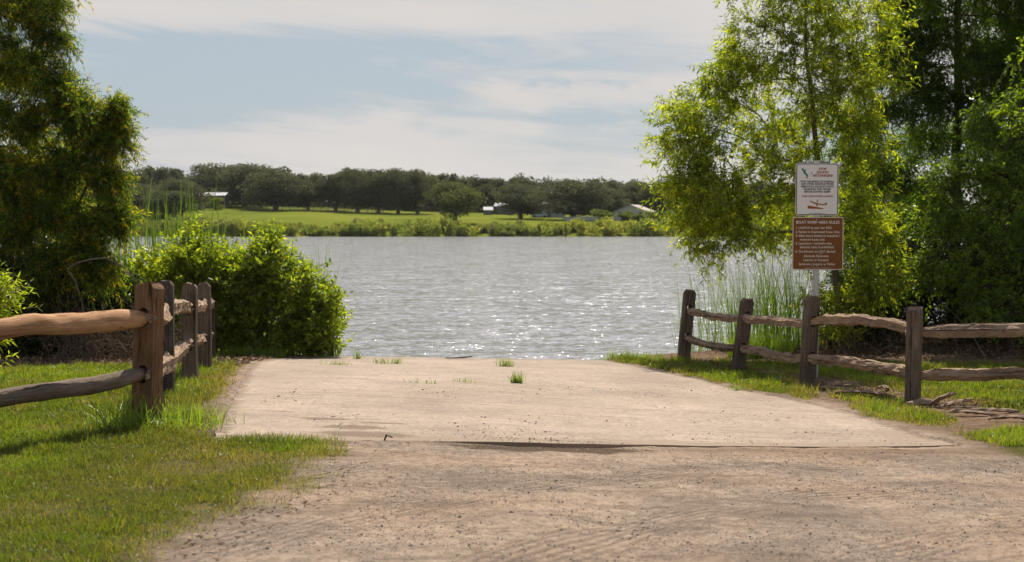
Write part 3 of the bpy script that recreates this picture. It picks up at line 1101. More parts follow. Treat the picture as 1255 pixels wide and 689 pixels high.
# small-leaved broadleaf tree by the right edge
b2_ = gb(1238, 26.8)
trunk = [b2_-[0, 0, .2], P(1236, 390, 26.8), P(1232, 330, 26.7), P(1236, 270, 26.6), P(1246, 200, 26.6), P(1255, 130, 26.6)]
lobes = [Lb(1238, 150, 26.2, .75, .7, 34), Lb(1180, 215, 26.0, .65, .55, 30), Lb(1245, 235, 25.9, .85, .7, 38), Lb(1158, 275, 26.0, .55, .5, 24), Lb(1215, 300, 25.9, .8, .6, 34),
         Lb(1290, 190, 26.3, 1.0, .9, 40), Lb(1300, 290, 26.1, 1.0, .9, 36), Lb(1290, 90, 26.6, .9, .8, 30), Lb(1140, 335, 26.2, .5, .45, 18), Lb(1200, 360, 26.0, .9, .5, 30),
         Lb(1205, 165, 26.6, .4, .5, 12), Lb(1275, 375, 26, .9, .5, 24)]
plant('broadleaf_tree', b2_, 'glossy green small-leaved tree at the right edge, in front of the cypress', 'tree', trunk, lobes, M['leaf_broad'], M['bark'],
      dict(step=.3, bias=.4, up=.08, r0=.005, pw=.5), dict(ntw=7, L=.34, nlf=14, ll=.075, lw=.038, droop=.25, spread=.7, upb=.15, tr=.003, rb=(0.5, .4)))

# dark understory behind the right fence
us = [(1052, 27.4, .65, 1.5, 'shadowy shrub under the willow at the left end of the right dark thicket'),
      (1100, 28.2, .95, 1.9, 'dark shrub of the right thicket behind the corner post of the fence'),
      (1165, 28.6, 1.1, 2.3, 'dark shrub of the right thicket under the straight cypress trunk'),
      (1235, 28.8, 1.1, 2.4, 'dark shrub of the right thicket beneath the small-leaved tree'),
      (1305, 28.4, 1.1, 2.3, 'dark shrub at the right end of the thicket, cut by the photo edge')]
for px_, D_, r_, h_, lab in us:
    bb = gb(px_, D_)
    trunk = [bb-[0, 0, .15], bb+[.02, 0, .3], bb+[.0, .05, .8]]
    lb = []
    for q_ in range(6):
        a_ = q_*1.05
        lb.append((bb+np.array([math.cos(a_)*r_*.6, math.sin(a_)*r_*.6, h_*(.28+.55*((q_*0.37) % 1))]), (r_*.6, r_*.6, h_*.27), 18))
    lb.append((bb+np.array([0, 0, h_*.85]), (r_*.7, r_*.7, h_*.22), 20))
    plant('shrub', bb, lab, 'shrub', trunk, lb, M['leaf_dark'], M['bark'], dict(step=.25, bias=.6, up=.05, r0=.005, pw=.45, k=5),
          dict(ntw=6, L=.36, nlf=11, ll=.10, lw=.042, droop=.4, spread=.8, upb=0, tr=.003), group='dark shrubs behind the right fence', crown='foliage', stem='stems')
# low yellow-green growth at the foot of the willow
bb = gb(1012, 26.0)
plant('shrub', bb, 'low yellow-green bush at the foot of the sign pole, right of the dense reeds', 'shrub', [bb-[0, 0, .1], bb+[0, 0, .3], bb+[0.05, 0, .7]],
      [(bb+np.array([.15, 0, .55]), (.35, .4, .35), 16), (bb+np.array([.5, -.1, 1.0]), (.35, .3, .35), 14), (bb+np.array([-.1, .1, 1.0]), (.35, .3, .35), 12)], M['leaf_willow'], M['twig'],
      dict(step=.2, bias=.6, up=.05, r0=.004, pw=.45, k=5), dict(ntw=6, L=.3, nlf=11, ll=.08, lw=.026, droop=.2, spread=.8, upb=.2, tr=.003, rb=(.62, .35)), crown='foliage', stem='stems')

# ------------------------------------------------------------------ left side
b3_ = gb(-40, 24.6)
trunk = [b3_-[0, 0, .2]]+[P(-40+random.uniform(-4, 4), y, 24.6) for y in (380, 310, 240, 170, 100, 30, -40, -120, -200)]
lobes = [Lb(30, 10, 24, .75, .5, 30), Lb(62, 40, 23.8, .42, .3, 16), Lb(75, -15, 24, .4, .35, 10), Lb(-20, -10, 24, 1.1, .6, 34), Lb(20, 75, 23.9, .8, .5, 32), Lb(68, 100, 23.7, .40, .25, 16), Lb(92, 126, 23.6, .38, .24, 16),
         Lb(35, 145, 23.8, .75, .5, 34), Lb(105, 150, 23.6, .50, .28, 30), Lb(138, 135, 23.6, .22, .18, 12), Lb(130, 178, 23.6, .35, .28, 20), Lb(146, 160, 23.6, .16, .2, 9), Lb(78, 208, 23.6, .6, .4, 34), Lb(15, 215, 23.8, .85, .5, 36), Lb(125, 225, 23.5, .32, .26, 18),
         Lb(60, 262, 23.5, .75, .4, 36), Lb(120, 272, 23.3, .40, .28, 22), Lb(148, 268, 23.3, .22, .18, 9), Lb(0, 285, 23.6, .9, .45, 34), Lb(85, 315, 23.2, .6, .35, 30), Lb(120, 322, 23.2, .35, .25, 14),
         Lb(-100, 60, 24.6, 1.1, .8, 24), Lb(-110, 180, 24.6, 1.2, .8, 24), Lb(-90, 290, 24.6, 1.0, .7, 22), Lb(-60, -80, 24.6, 1.1, .8, 22), Lb(30, -60, 24.4, .7, .5, 18), Lb(20, 345, 23.3, .8, .35, 26),
         Lb(40, 180, 25.2, 1.0, .7, 34), Lb(20, 90, 25.4, .9, .7, 26), Lb(60, 250, 25, .8, .6, 26)]
lobes = [(c_, (r_[0]*.9, r_[1], r_[2]*.6), n_) for c_, r_, n_ in lobes]
plant('cypress_tree', b3_, 'feathery cypress with rusty sunlit sprays filling the upper left corner', 'tree', trunk, lobes, M['leaf_cyp'], M['bark'],
      dict(step=.3, bias=.3, up=.03, r0=.0040, pw=.5), dict(ntw=12, L=.38, nlf=19, ll=.095, lw=.017, droop=.38, spread=.5, upb=.15, tr=.003, leaf_down=.4, outw=1.0, rb=(0.42, .48)))
us = [(-60, 24.2, 1.1, 1.9, 'dark shrub of the left thicket cut by the left edge of the photo'),
      (10, 24.0, 1.0, 1.8, 'dark shrub of the left thicket, above the long near fence rail'),
      (75, 24.3, .95, 1.9, 'dark shrub of the left thicket right under the rusty cypress'),
      (128, 24.9, .75, 1.5, 'dark shrub at the right end of the left thicket, beside dead brush'),
      (-10, 26.8, 1.3, 2.9, 'tall shadowed shrub behind the left thicket, by the left edge'),
      (80, 27.3, 1.1, 2.5, 'tall shadowed shrub behind the left thicket, toward the lake')]
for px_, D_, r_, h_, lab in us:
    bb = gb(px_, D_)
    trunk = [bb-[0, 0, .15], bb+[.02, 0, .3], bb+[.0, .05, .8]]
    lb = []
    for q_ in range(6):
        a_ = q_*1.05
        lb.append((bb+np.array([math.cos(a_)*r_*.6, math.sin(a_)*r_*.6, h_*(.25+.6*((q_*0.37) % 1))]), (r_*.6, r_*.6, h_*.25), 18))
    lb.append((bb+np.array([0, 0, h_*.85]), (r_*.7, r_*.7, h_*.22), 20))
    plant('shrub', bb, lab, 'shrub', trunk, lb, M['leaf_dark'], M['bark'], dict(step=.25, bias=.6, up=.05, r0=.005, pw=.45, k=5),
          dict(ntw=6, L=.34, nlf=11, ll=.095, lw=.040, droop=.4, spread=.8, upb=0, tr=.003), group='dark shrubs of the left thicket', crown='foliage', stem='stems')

# sunlit bushes at the water's edge beside the ramp
bl_ = [((185, 25.6, 0), [(172, 375, .60, .40, 36), (200, 345, .50, .40, 34), (190, 410, .6, .35, 28), (222, 320, .25, .25, 10)], 'sunlit leafy bush behind the near fence posts, leftmost of the lakeside bushes'),
       ((262, 25.7, 0), [(250, 345, .60, .40, 42), (285, 375, .6, .45, 40), (255, 400, .6, .35, 30), (236, 305, .15, .22, 8), (275, 318, .3, .2, 12)], 'bright leafy bush just right of the fence, with one tall sprig'),
       ((325, 25.6, 0), [(322, 340, .52, .42, 42), (345, 375, .5, .40, 36), (320, 405, .6, .35, 32), (330, 306, .18, .22, 10), (295, 345, .4, .35, 18)], 'tallest bright bush at the left of the ramp with shoots rising from its top'),
       ((375, 25.5, -.25), [(378, 372, .42, .32, 34), (402, 378, .24, .20, 18), (372, 408, .5, .32, 32), (396, 408, .25, .22, 12), (368, 345, .25, .2, 10)], 'rounded bush overhanging the water, last before the concrete ramp')]
for (px_, D_, dx_), lbs, lab in bl_:
    bb = gb(px_, D_, dx_)
    trunk = [bb-[0, 0, .1], bb+[.02, 0, .15], bb+[.03, .02, .4]]
    lb = [Lb(a_, b_, D_+random.uniform(-.25, .25), c_, d_, int(n_*1.15), ry=.55) for a_, b_, c_, d_, n_ in lbs]
    lb.append(Lb(px_, 424, D_, .55, .16, 26, ry=.5))
    plant('bush', bb, lab, 'bush', trunk, lb, M['leaf_bush'], M['twig'], dict(step=.2, bias=.7, up=.06, r0=.0035, pw=.42, k=5),
          dict(ntw=5, L=.38, nlf=13, ll=.105, lw=.042, droop=.08, spread=.65, upb=.6, tr=.0025, leaf_down=.05, rb=(.5, .42)), group='bright bushes by the ramp', crown='foliage', stem='stems')
# tall thin sprigs out of the bushes
for px_, pt, lab in [(262, 318, 'short sprig rising between the two tall ones above the bright bushes'), (300, 316, 'leafy sprig left of the highest one above the bright bushes'), (372, 330, 'leaning sprig on the right shoulder of the bright bushes'), (398, 352, 'lowest sprig, at the water end of the bright bushes'), (206, 318, 'sprig at the left end of the bright bushes among the reeds'), (234, 286, 'tall leafy sprig rising out of the bright bushes against the lake, left one'), (337, 296, 'tall leafy sprig rising highest above the bush nearest the ramp')]:
    bb = gb(px_, 25.8)
    top_ = P(px_+3, pt, 25.8)
    e = empty('sprig', bb, lab, 'plant')
    T = Tubes()
    st_ = np.linspace(0, 1, 8)[:, None]*(top_-bb)+bb+rng.normal(size=(8, 3))*0.02
    T.add(st_, np.linspace(.008, .003, 8), 4)
    pos = st_[4:]
    V, r = sprays(np.repeat(pos, 2, 0), np.tile([0, 0, 1.], (8, 1)), 4, .26, 12, .095, .036, .1, spread=.6, upb=.8, tubes=T, rb=(.6, .35))
    for ob in (T.build('stem', M['twig'], e), nmesh('foliage', V, quads_of(len(V)//4), M['leaf_bush'], e, attrs={'rnd': r})):
        ob.matrix_parent_inverse = Matrix.Translation(e.location).inverted()
# young lanceolate shrub at the very left, behind the near rail
bb = gb(-12, 15.5)
plant('bush', bb, 'young bright green bush with narrow leaves at the left edge behind the top rail', 'bush', [bb-[0, 0, .1], bb+[0, 0, .3], bb+[0, 0, .6]],
      [(bb+np.array([-.1, 0, .55]), (.30, .3, .35), 16), (bb+np.array([.05, 0, .95]), (.24, .25, .25), 16), (bb+np.array([-.3, 0, .9]), (.35, .3, .3), 16)], M['leaf_bush'], M['twig'],
      dict(step=.2, bias=.6, up=.05, r0=.003, pw=.45, k=5), dict(ntw=5, L=.26, nlf=11, ll=.095, lw=.020, droop=.1, spread=.6, upb=.5, tr=.003, leaf_down=.2, rb=(.6, .35)), crown='foliage', stem='stems')


def brush(name, label, px0, px1, D0, D1, n, hmin, hmax, cat='brush', mat=None, r=.006, lean=.5):
    a_, b_ = gb(px0, D0), gb(px1, D1)
    mid = (a_+b_)/2
    T = Tubes()
    for i in range(n):
        f = rng.random()
        p = a_*(1-f)+b_*f+np.array([0, rng.normal()*.3, 0])
        p[2] = float(H(p[0], p[1]))-.02
        hh_ = rng.uniform(hmin, hmax)
        d = unit(np.array([rng.normal()*lean, rng.normal()*lean, 1.0]))
        m_ = 6
        pts = [p]
        for s in range(m_):
            d = unit(d+rng.normal(size=3)*.22-np.array([0, 0, .06*s]))
            pts.append(pts[-1]+d*hh_/m_)
        T.add(pts, np.linspace(r, r*.3, m_+1)*rng.uniform(.6, 1.4), 4)
        for q_ in range(3):
            k_ = rng.integers(2, m_)
            d2 = unit(d+rng.normal(size=3)*.8)
            T.add([pts[k_], pts[k_]+d2*hh_*.15, pts[k_]+d2*hh_*.28+np.array([0, 0, -.03])], [r*.5, r*.35, r*.2], 3)
    o_ = T.build(name, mat or M['twig'], loc=mid)
    return tag(o_, label, cat)


brush('dead_brush', 'tangle of bare brown twigs beneath the cypress, left of the bright bushes', 70, 215, 22.6, 23.8, 230, .6, 1.5)
brush('dead_brush', 'low tangle of bare stems in the shade behind the middle of the right fence', 1010, 1150, 26.3, 26.9, 130, .5, 1.1)
# a long pale dead branch in the left thicket, three grey leaning sticks in the right one
T = Tubes()
T.add([P(82, 330, 22.3), P(95, 322, 22.3), P(112, 318, 22.35), P(128, 316, 22.4), P(150, 326, 22.5), P(168, 345, 22.6)], [.012, .014, .016, .014, .010, .006], 5)
T.add([P(82, 330, 22.3), P(92, 345, 22.3), P(100, 372, 22.5), P(104, 432, 22.9)], [.014, .013, .014, .018], 5)
tag(T.build('dead_branch', M['rail_grey'], loc=P(104, 436, 22.9)), 'pale bare branch arching over in the dark left thicket', 'branch')
T = Tubes()
T.add([P(1148, 365, 25.9), P(1165, 380, 25.7), P(1190, 405, 25.5), P(1208, 437, 25.2)], [.004, .006, .008, .01], 4)
T.add([P(1140, 372, 25.9), P(1160, 395, 25.7), P(1182, 436, 25.4)], [.004, .006, .009], 4)
tag(T.build('dead_branch', M['rail_grey'], loc=P(1196, 438, 25.3)), 'thin grey leaning sticks in the dark thicket right of the corner post', 'branch')

# ------------------------------------------------------------------ reeds and blades


def blades(base, L, W, lean, az_, bend, seg=4):
    """curved ribbons: returns verts and quads (seg quads each, pointed tip)"""
    n = len(base)
    dirh = np.stack([np.cos(az_), np.sin(az_), np.zeros(n)], -1)
    wd = np.stack([-np.sin(az_), np.cos(az_), np.zeros(n)], -1)
    tw = rng.uniform(0, 2*np.pi, n)
    wd = wd*np.cos(tw)[:, None]+dirh*np.sin(tw)[:, None]
    V = []
    for s in range(seg+1):
        f = s/seg
        p = base+dirh*(L*(lean*f+bend*f*f))[:, None]
        p = p+np.array([0, 0, 1.])*(L*np.sqrt(np.clip(1-(lean+bend*f)**2, .05, 1))*f)[:, None]
        w = W*(1-f**2.2)*0.5+W*0.03
        V += [p-wd*w[:, None], p+wd*w[:, None]]
    V = np.stack(V, 1)
    k = 2*(seg+1)
    q_ = np.array([[2*s, 2*s+1, 2*s+3, 2*s+2] for s in range(seg)])
    Fq = (np.arange(n)[:, None, None]*k+q_[None]).reshape(-1, 4)
    return V.reshape(-1, 3), Fq, k


def clump(name, label, cat, cx_, D_, rx, ry, n, h0, h1, w, mat, zb=None, group=None, lean=.18, bend=.25, rlo=0.2, rhi=1.0, topfall=0.0):
    x0 = (cx_-CX)/F*D_
    x = x0+np.clip(rng.normal(size=n), -1.5, 1.5)*rx*.5
    y = D_+np.clip(rng.normal(size=n), -1.6, 1.6)*ry*.5
    z = H(x, y) if zb is None else np.full(n, zb)
    z = np.maximum(z, WZ-.15) if zb is None else z
    base = np.stack([x, y, z-.02], -1)
    L = rng.uniform(h0, h1, n)
    V, Fq, k = blades(base, L, w*rng.uniform(.7, 1.3, n), rng.uniform(0, lean, n), rng.uniform(0, 2*np.pi, n), rng.uniform(0, bend, n))
    loc = np.array([x0, D_, float(np.min(z))])
    o_ = nmesh(name, V, Fq, mat, attrs={'rnd': np.repeat(rng.uniform(rlo, rhi, n), k)}, loc=loc)
    return tag(o_, label, cat, group)


clump('reed_clump', 'tall narrow reeds standing out of the lake just left of the bright bushes', 'reeds', 194, 27.8, 1.0, .5, 100, 2.0, 3.5, .034, M['reed'], group='reeds by the left bank', lean=.1, bend=.1)
clump('reed_clump', 'reed blades showing above the tops of the bright bushes', 'reeds', 272, 27.8, 2.6, .6, 190, 1.8, 2.95, .032, M['reed'], group='reeds by the left bank', lean=.14, bend=.1)
clump('reed_clump', 'short reeds at the waterline under the overhanging bush beside the ramp', 'reeds', 404, 25.4, .18, .2, 60, .3, .75, .012, M['reed'], zb=-.85, group='reeds by the left bank')
clump('reed_clump', 'thin reeds in the water between the first two posts of the right fence', 'reeds', 885, 27.6, 1.0, .6, 130, 1.0, 2.1, .012, M['reed'], group='reeds by the right bank', lean=.2)
clump('reed_clump', 'dense tall green reeds under the willow left of the sign pole', 'reeds', 955, 27.6, 1.1, .7, 380, 1.2, 2.2, .014, M['reed'], group='reeds by the right bank', lean=.16)
clump('reed_clump', 'sparse reeds by the water left of the first right fence post', 'reeds', 846, 27.0, .35, .3, 14, .6, 1.3, .010, M['reed'], group='reeds by the right bank', lean=.4)
clump('grass_hummock', 'bright green mound of long grass seen between the rails left of the sign', 'grass', 932, 25.6, .7, .35, 900, .3, .65, .010, M['weed'], lean=.4, bend=.5)
clump('grass_hummock', 'bright weeds at the foot of the lakeside bushes left of the ramp corner', 'grass', 300, 24.6, .85, .3, 700, .10, .32, .010, M['weed'], lean=.5, bend=.5)
clump('grass_hummock', 'grass and weeds on the water edge at the right corner of the ramp', 'grass', 772, 25.1, .75, .25, 550, .08, .24, .009, M['weed'], lean=.6, bend=.5)
for px_, py_, n_, h_, r_, lab in [(438, 440.5, 40, .14, .08, 'small grass tuft at the water edge near the left corner of the ramp'),
                                  (466, 446, 26, .10, .12, 'thin grass tuft in the far slab joint, left of a twin tuft'),
                                  (485, 446, 34, .10, .10, 'thin grass tuft in the far slab joint, right of its twin'),
                                  (620, 449.5, 60, .13, .10, 'grass tuft near the middle of the far ramp edge'),
                                  (633, 470, 95, .12, .09, 'largest green grass tuft growing alone in the middle of the concrete'),
                                  (520, 470, 22, .05, .22, 'flat sparse weeds in a joint left of the ramp middle'),
                                  (572, 469, 22, .05, .18, 'flat dry weeds in a joint just left of the largest tuft'),
                                  (412, 447.5, 40, .06, .25, 'low weeds trailing along the far joint near the left corner'),
                                  (905, 479, 40, .08, .12, 'small weed tuft on the right edge of the concrete')]:
    g_ = G(px_, py_)
    n = n_
    x = g_[0]+rng.normal(size=n)*r_*.5
    y = g_[1]+rng.normal(size=n)*r_*.2
    z = Hbase(x, y)
    V, Fq, k = blades(np.stack([x, y, z-.005], -1), rng.uniform(.5, 1.3, n)*h_*1.35, np.full(n, .009), rng.uniform(0, .6, n), rng.uniform(0, 6.28, n), rng.uniform(0, .5, n), 3)
    tag(nmesh('grass_tuft', V, Fq, M['weed'], attrs={'rnd': np.repeat(rng.random(n), k)}, loc=(g_[0], g_[1], float(Hbase(*g_)))), lab, 'grass tuft', 'grass tufts on the concrete')

# long blades at the near left post and along the fence foot
for px_, py_, n_, h_, r_, lab in [(150, 532, 230, .36, .38, 'long arching grass blades left of the big near post'),
                                  (205, 528, 330, .27, .42, 'broad green grass clump right of the foot of the near post'),
                                  (236, 520, 240, .22, .38, 'grass clump between the near post and the ramp edge'),
                                  (205, 480, 160, .2, .3, 'weeds around the foot of the dark second post on the left'),
                                  (238, 462, 110, .2, .25, 'weeds around the foot of the third post on the left'),
                                  (250, 446, 80, .18, .3, 'weeds behind the fourth post on the left')]:
    g_ = G(px_, py_)
    n = n_
    x = g_[0]+rng.normal(size=n)*r_*.45
    y = g_[1]+rng.normal(size=n)*r_*.45
    z = H(x, y)
    V, Fq, k = blades(np.stack([x, y, z-.005], -1), rng.uniform(.4, 1.2, n)*h_, rng.uniform(.006, .011, n), rng.uniform(0, .7, n), rng.uniform(0, 6.28, n), rng.uniform(0, .6, n), 4)
    tag(nmesh('grass_clump', V, Fq, M['weed'], attrs={'rnd': np.repeat(rng.random(n), k)}, loc=(g_[0], g_[1], float(H(*g_)))), lab, 'grass clump', 'grass clumps at the left fence')


def lawn(name, x0, x1, y0, y1, dens, L, W, seed_rnd, cut=None):
    n = int((x1-x0)*(y1-y0)*dens)
    x = rng.uniform(x0, x1, n)
    y = rng.uniform(y0, y1, n)
    # only what can come near the view
    vis = (np.abs(x) < y*0.36+2.6)
    x, y = x[vis], y[vis]
    keep = rng.random(len(x)) < np.clip(11.0/y, .3, 1.0)**1.2
    x, y = x[keep], y[keep]
    gcv = grass_cover(x, y)
    lt = np.maximum(sstep(20.5, 21.6, y)*(x < -4.2), sstep(25.3, 26.6, y)*(x > 4.4))
    keep = (rng.random(len(x)) < gcv*(1-lt)) & (ramp_in(x, y) < .06)
    x, y, gcv = x[keep], y[keep], gcv[keep]
    n = len(x)
    z = H(x, y)
    dry = fbm(x+11, y+3, 1.6, 4)
    edge = np.clip(1-gcv, 0, 1)
    sc_ = np.clip(y/11.0, .8, 2.2)
    tall = 0.7+0.9*sstep(.45, .7, fbm(x, y, 3.5, 3))+.5*sstep(.2, .8, edge)*(rng.random(n) < .35)
    Ls = L*rng.uniform(.5, 1.3, n)*tall*np.clip(sc_, 1, 1.25)
    seg = 2
    V, Fq, k = blades(np.stack([x, y, z-.004], -1), Ls, W*sc_*rng.uniform(.7, 1.3, n), rng.uniform(0, .75, n), rng.uniform(0, 6.28, n), rng.uniform(0, .5, n), seg)
    r = .62+.55*(rng.random(n)-.5)+1.1*(fbm(x, y, .8, 3)-.5)+(.08 if x0 > 0 else -.10*(1-sstep(10.5, 12.5, y)))
    deadp = np.clip((dry-.50)*1.2+edge*.95+.05, 0, .9)
    r = np.where(rng.random(n) < deadp, rng.uniform(0, .28, n), np.clip(r, .32, 1))
    o_ = nmesh(name, V, Fq, M['grass'], attrs={'rnd': np.repeat(r, k)})
    return o_, n


gl, n1__ = lawn('lawn_grass', -9.0, -.8, 5.6, 22, 6500, .050, .0052, 0)
tag(gl, 'short green lawn with dry patches around the left fence', kind='stuff')
gr_, n2__ = lawn('lawn_grass', 1.5, 11.5, 12.5, 27.5, 5200, .055, .0058, 0)
tag(gr_, 'bright short lawn and weed strips around the right fence', kind='stuff')
print('blades', n1__, n2__)

# loose stones on the gravel, dead leaves and bark bits


def stones(name, n, fx, size, mat, label):
    x, y = fx(n)
    z = H(x, y)
    inr = ramp_in(x, y) > 0
    z = np.where(inr, Hbase(x, y), z)
    s = size*np.exp(rng.normal(size=len(x))*.45)
    o6 = np.array([[1, 0, 0], [0, 1, 0], [-1, 0, 0], [0, -1, 0], [0, 0, 1], [0, 0, -1]], float)
    jit = 1+rng.normal(size=(len(x), 6, 1))*.25
    rot = rng.uniform(0, 6.28, len(x))
    c_, s_ = np.cos(rot), np.sin(rot)
    vv_ = o6[None]*jit*np.stack([s, s*rng.uniform(.6, 1, len(x)), s*.55], -1)[:, None]
    V = np.stack([vv_[..., 0]*c_[:, None]-vv_[..., 1]*s_[:, None], vv_[..., 0]*s_[:, None]+vv_[..., 1]*c_[:, None], vv_[..., 2]], -1)
    V = V+np.stack([x, y, z+s*.2], -1)[:, None]
    f = np.array([[0, 1, 4], [1, 2, 4], [2, 3, 4], [3, 0, 4], [1, 0, 5], [2, 1, 5], [3, 2, 5], [0, 3, 5]])
    Ft = (np.arange(len(x))[:, None, None]*6+f[None]).reshape(-1, 3)
    o_ = nmesh(name, V.reshape(-1, 3), Ft, mat, attrs={'rnd': np.repeat(rng.random(len(x)), 6)})
    return tag(o_, label, kind='stuff')


mm, t, o = newmat('stone')
principled(t, o, ramp(t, attr(t, 'rnd'), [(0, (.10, .08, .065)), (.3, (.20, .16, .125)), (.75, (.33, .26, .20)), (1, (.52, .45, .37))]), .85, .2)


def f_gravel(n):
    y = 5.8+6.3*rng.random(n)**1.1
    x = rng.uniform(-1, 1, n)*(y*.36+.4)
    k = (sdf(LAWN_L, x, y) < .15) & (ramp_in(x, y) < .25)
    # grouped in drifts
    k &= rng.random(n) < (.25+1.1*sstep(.42, .6, fbm(x, y, 1.8, 3)))
    return x[k], y[k]


stones('gravel', 52000, f_gravel, .0036, mm, 'loose grey and tan gravel on the sandy road')


def f_grav2(n):
    y = 12+8*rng.random(n)**2
    x = rng.uniform(-2.6, 3.8, n)
    k = (ramp_in(x, y) > 0) & (rng.random(n) < sstep(.45, .6, fbm(x, y, 1.3, 3)))
    return x[k], y[k]


stones('gravel', 3500, f_grav2, .0055, mm, 'scattered grit on the concrete near its front edge')


def litter(name, n, fx, L, W, mat, label, rlo=0, rhi=1, lift=.008):
    x, y = fx(n)
    z = np.where(ramp_in(x, y) > 0, Hbase(x, y), H(x, y))+lift*rng.random(len(x))+.004
    d = np.stack([rng.normal(size=len(x)), rng.normal(size=len(x)), rng.normal(size=len(x))*.25], -1)
    V = leaf_quads(np.stack([x, y, z], -1), d, L*rng.uniform(.5, 1.4, len(x)), W*rng.uniform(.5, 1.4, len(x)), -.3)
    o_ = nmesh(name, V, quads_of(len(x)), mat, attrs={'rnd': np.repeat(rng.uniform(rlo, rhi, len(x)), 4)})
    return tag(o_, label, kind='stuff')


def f_lit(n):
    x = rng.uniform(-11, -4.0, n)
    y = rng.uniform(20.6, 25.5, n)
    return x, y


def f_lit2(n):
    x = rng.uniform(3.5, 11, n)
    y = rng.uniform(25.4, 28.5, n)
    k = x > 3.5+(28-y)*.3
    return x[k], y[k]


fpR = np.array([[3.05, 25.2], [3.63, 22.6], [4.2, 20.0], [4.95, 17.5], [7.7, 16.9]])


def f_fence(n):
    i = rng.integers(0, 4, n)
    f = rng.random(n)
    p = fpR[i]*(1-f)[:, None]+fpR[i+1]*f[:, None]
    x = p[:, 0]+rng.normal(size=n)*.28+.1
    y = p[:, 1]+rng.normal(size=n)*.45-.25
    k = ramp_in(x, y) < -.05
    return x[k], y[k]


def f_edge(n):
    g_ = poly([(440, 560), (412, 600), (340, 628), (290, 645), (240, 670), (215, 689)])
    i = rng.integers(0, len(g_)-1, n)
    f = rng.random(n)
    p = g_[i]*(1-f)[:, None]+g_[i+1]*f[:, None]
    return p[:, 0]+rng.normal(size=n)*.12+.05, p[:, 1]+rng.normal(size=n)*.2


litter('leaf_litter', 12000, f_lit, .07, .035, M['litter'], 'brown leaf litter in the shade under the left thicket')
litter('leaf_litter', 9000, f_lit2, .07, .035, M['litter'], 'brown leaf litter in the shade under the right thicket')
litter('leaf_litter', 2600, f_fence, .055, .02, M['litter'], 'dry chips and leaves along the foot of the right fence')
litter('leaf_litter', 160, f_edge, .05, .012, M['litter'], 'dry straw bits along the ragged edge of the lawn', .7, 1)

# ------------------------------------------------------------------ split rail fences


def ring_obj(name, zs, hw, ht, mat, parent, amp=.006, seed=0, chamf=.05, K=20):
    """upright post: rounded rectangle rings with dog-eared top; returns object (local axes)"""
    r_ = np.random.default_rng(seed)
    Hh = zs[-1]
    V = []
    ang = np.linspace(0, 2*np.pi, K, endpoint=False)
    e_ = .35
    ox = np.sign(np.cos(ang))*np.abs(np.cos(ang))**e_
    oy = np.sign(np.sin(ang))*np.abs(np.sin(ang))**e_
    gro = r_.normal(size=K)*amp*.7
    for z in zs:
        sw = 1.0
        if z > Hh-chamf:
            sw = 1-.42*((z-(Hh-chamf))/chamf)**1.3
        nx_ = vnoise(np.full(K, z*3.1+seed), np.arange(K)*.6)-.5
        x = ox*(hw*sw+gro+nx_*amp*1.6)+math.sin(z*2.3+seed)*.006
        y = oy*(ht+gro+nx_*amp*1.2)
        V.append(np.stack([x, y, np.full(K, z)+(.010*(r_.normal(size=K)) if z == Hh else 0)], -1))
    V = np.concatenate(V)
    m = len(zs)
    i = np.arange(m*K).reshape(m, K)
    j = np.roll(i, -1, axis=1)
    Fq = np.stack([i[:-1], j[:-1], j[1:], i[1:]], -1).reshape(-1, 4)
    bm = bmesh.new()
    vs = [bm.verts.new(v) for v in V]
    for f in Fq:
        bm.faces.new([vs[a] for a in f])
    bm.faces.new([vs[a] for a in i[-1]])
    bm.faces.new([vs[a] for a in i[0][::-1]])
    bmesh.ops.recalc_face_normals(bm, faces=bm.faces)
    return bmobj(name, bm, mat, parent)


def cut_slots(ob, slots, hw):
    """mortises right through the post, along local y"""
    bm = bmesh.new()
    for zc, hh_, ww in slots:
        K = 12
        a = np.linspace(0, 2*np.pi, K, endpoint=False)
        fr_ = [bm.verts.new((np.sign(math.cos(q_))*abs(math.cos(q_))**.8*ww+.004, -.5, zc+np.sign(math.sin(q_))*abs(math.sin(q_))**.8*hh_)) for q_ in a]
        bk_ = [bm.verts.new((v.co.x, .5, v.co.z)) for v in fr_]
        for i in range(K):
            bm.faces.new([fr_[i], fr_[(i+1) % K], bk_[(i+1) % K], bk_[i]])
        bm.faces.new(fr_[::-1])
        bm.faces.new(bk_)
    bmesh.ops.recalc_face_normals(bm, faces=bm.faces)
    me = bpy.data.meshes.new('cutter')
    bm.to_mesh(me)
    bm.free()
    cu = bpy.data.objects.new('cutter', me)
    COL.objects.link(cu)
    cu.matrix_world = ob.matrix_world.copy()
    md = ob.modifiers.new('b', 'BOOLEAN')
    md.object = cu
    md.operation = 'DIFFERENCE'
    md.solver = 'EXACT'
    bpy.context.view_layer.update()
    cu.matrix_world = ob.matrix_world
    bpy.context.view_layer.update()
    dg = bpy.context.evaluated_depsgraph_get()
    nm_ = bpy.data.meshes.new_from_object(ob.evaluated_get(dg))
    ob.modifiers.clear()
    old = ob.data
    ob.data = nm_
    bpy.data.meshes.remove(old)
    bpy.data.objects.remove(cu)
    bpy.data.meshes.remove(me)


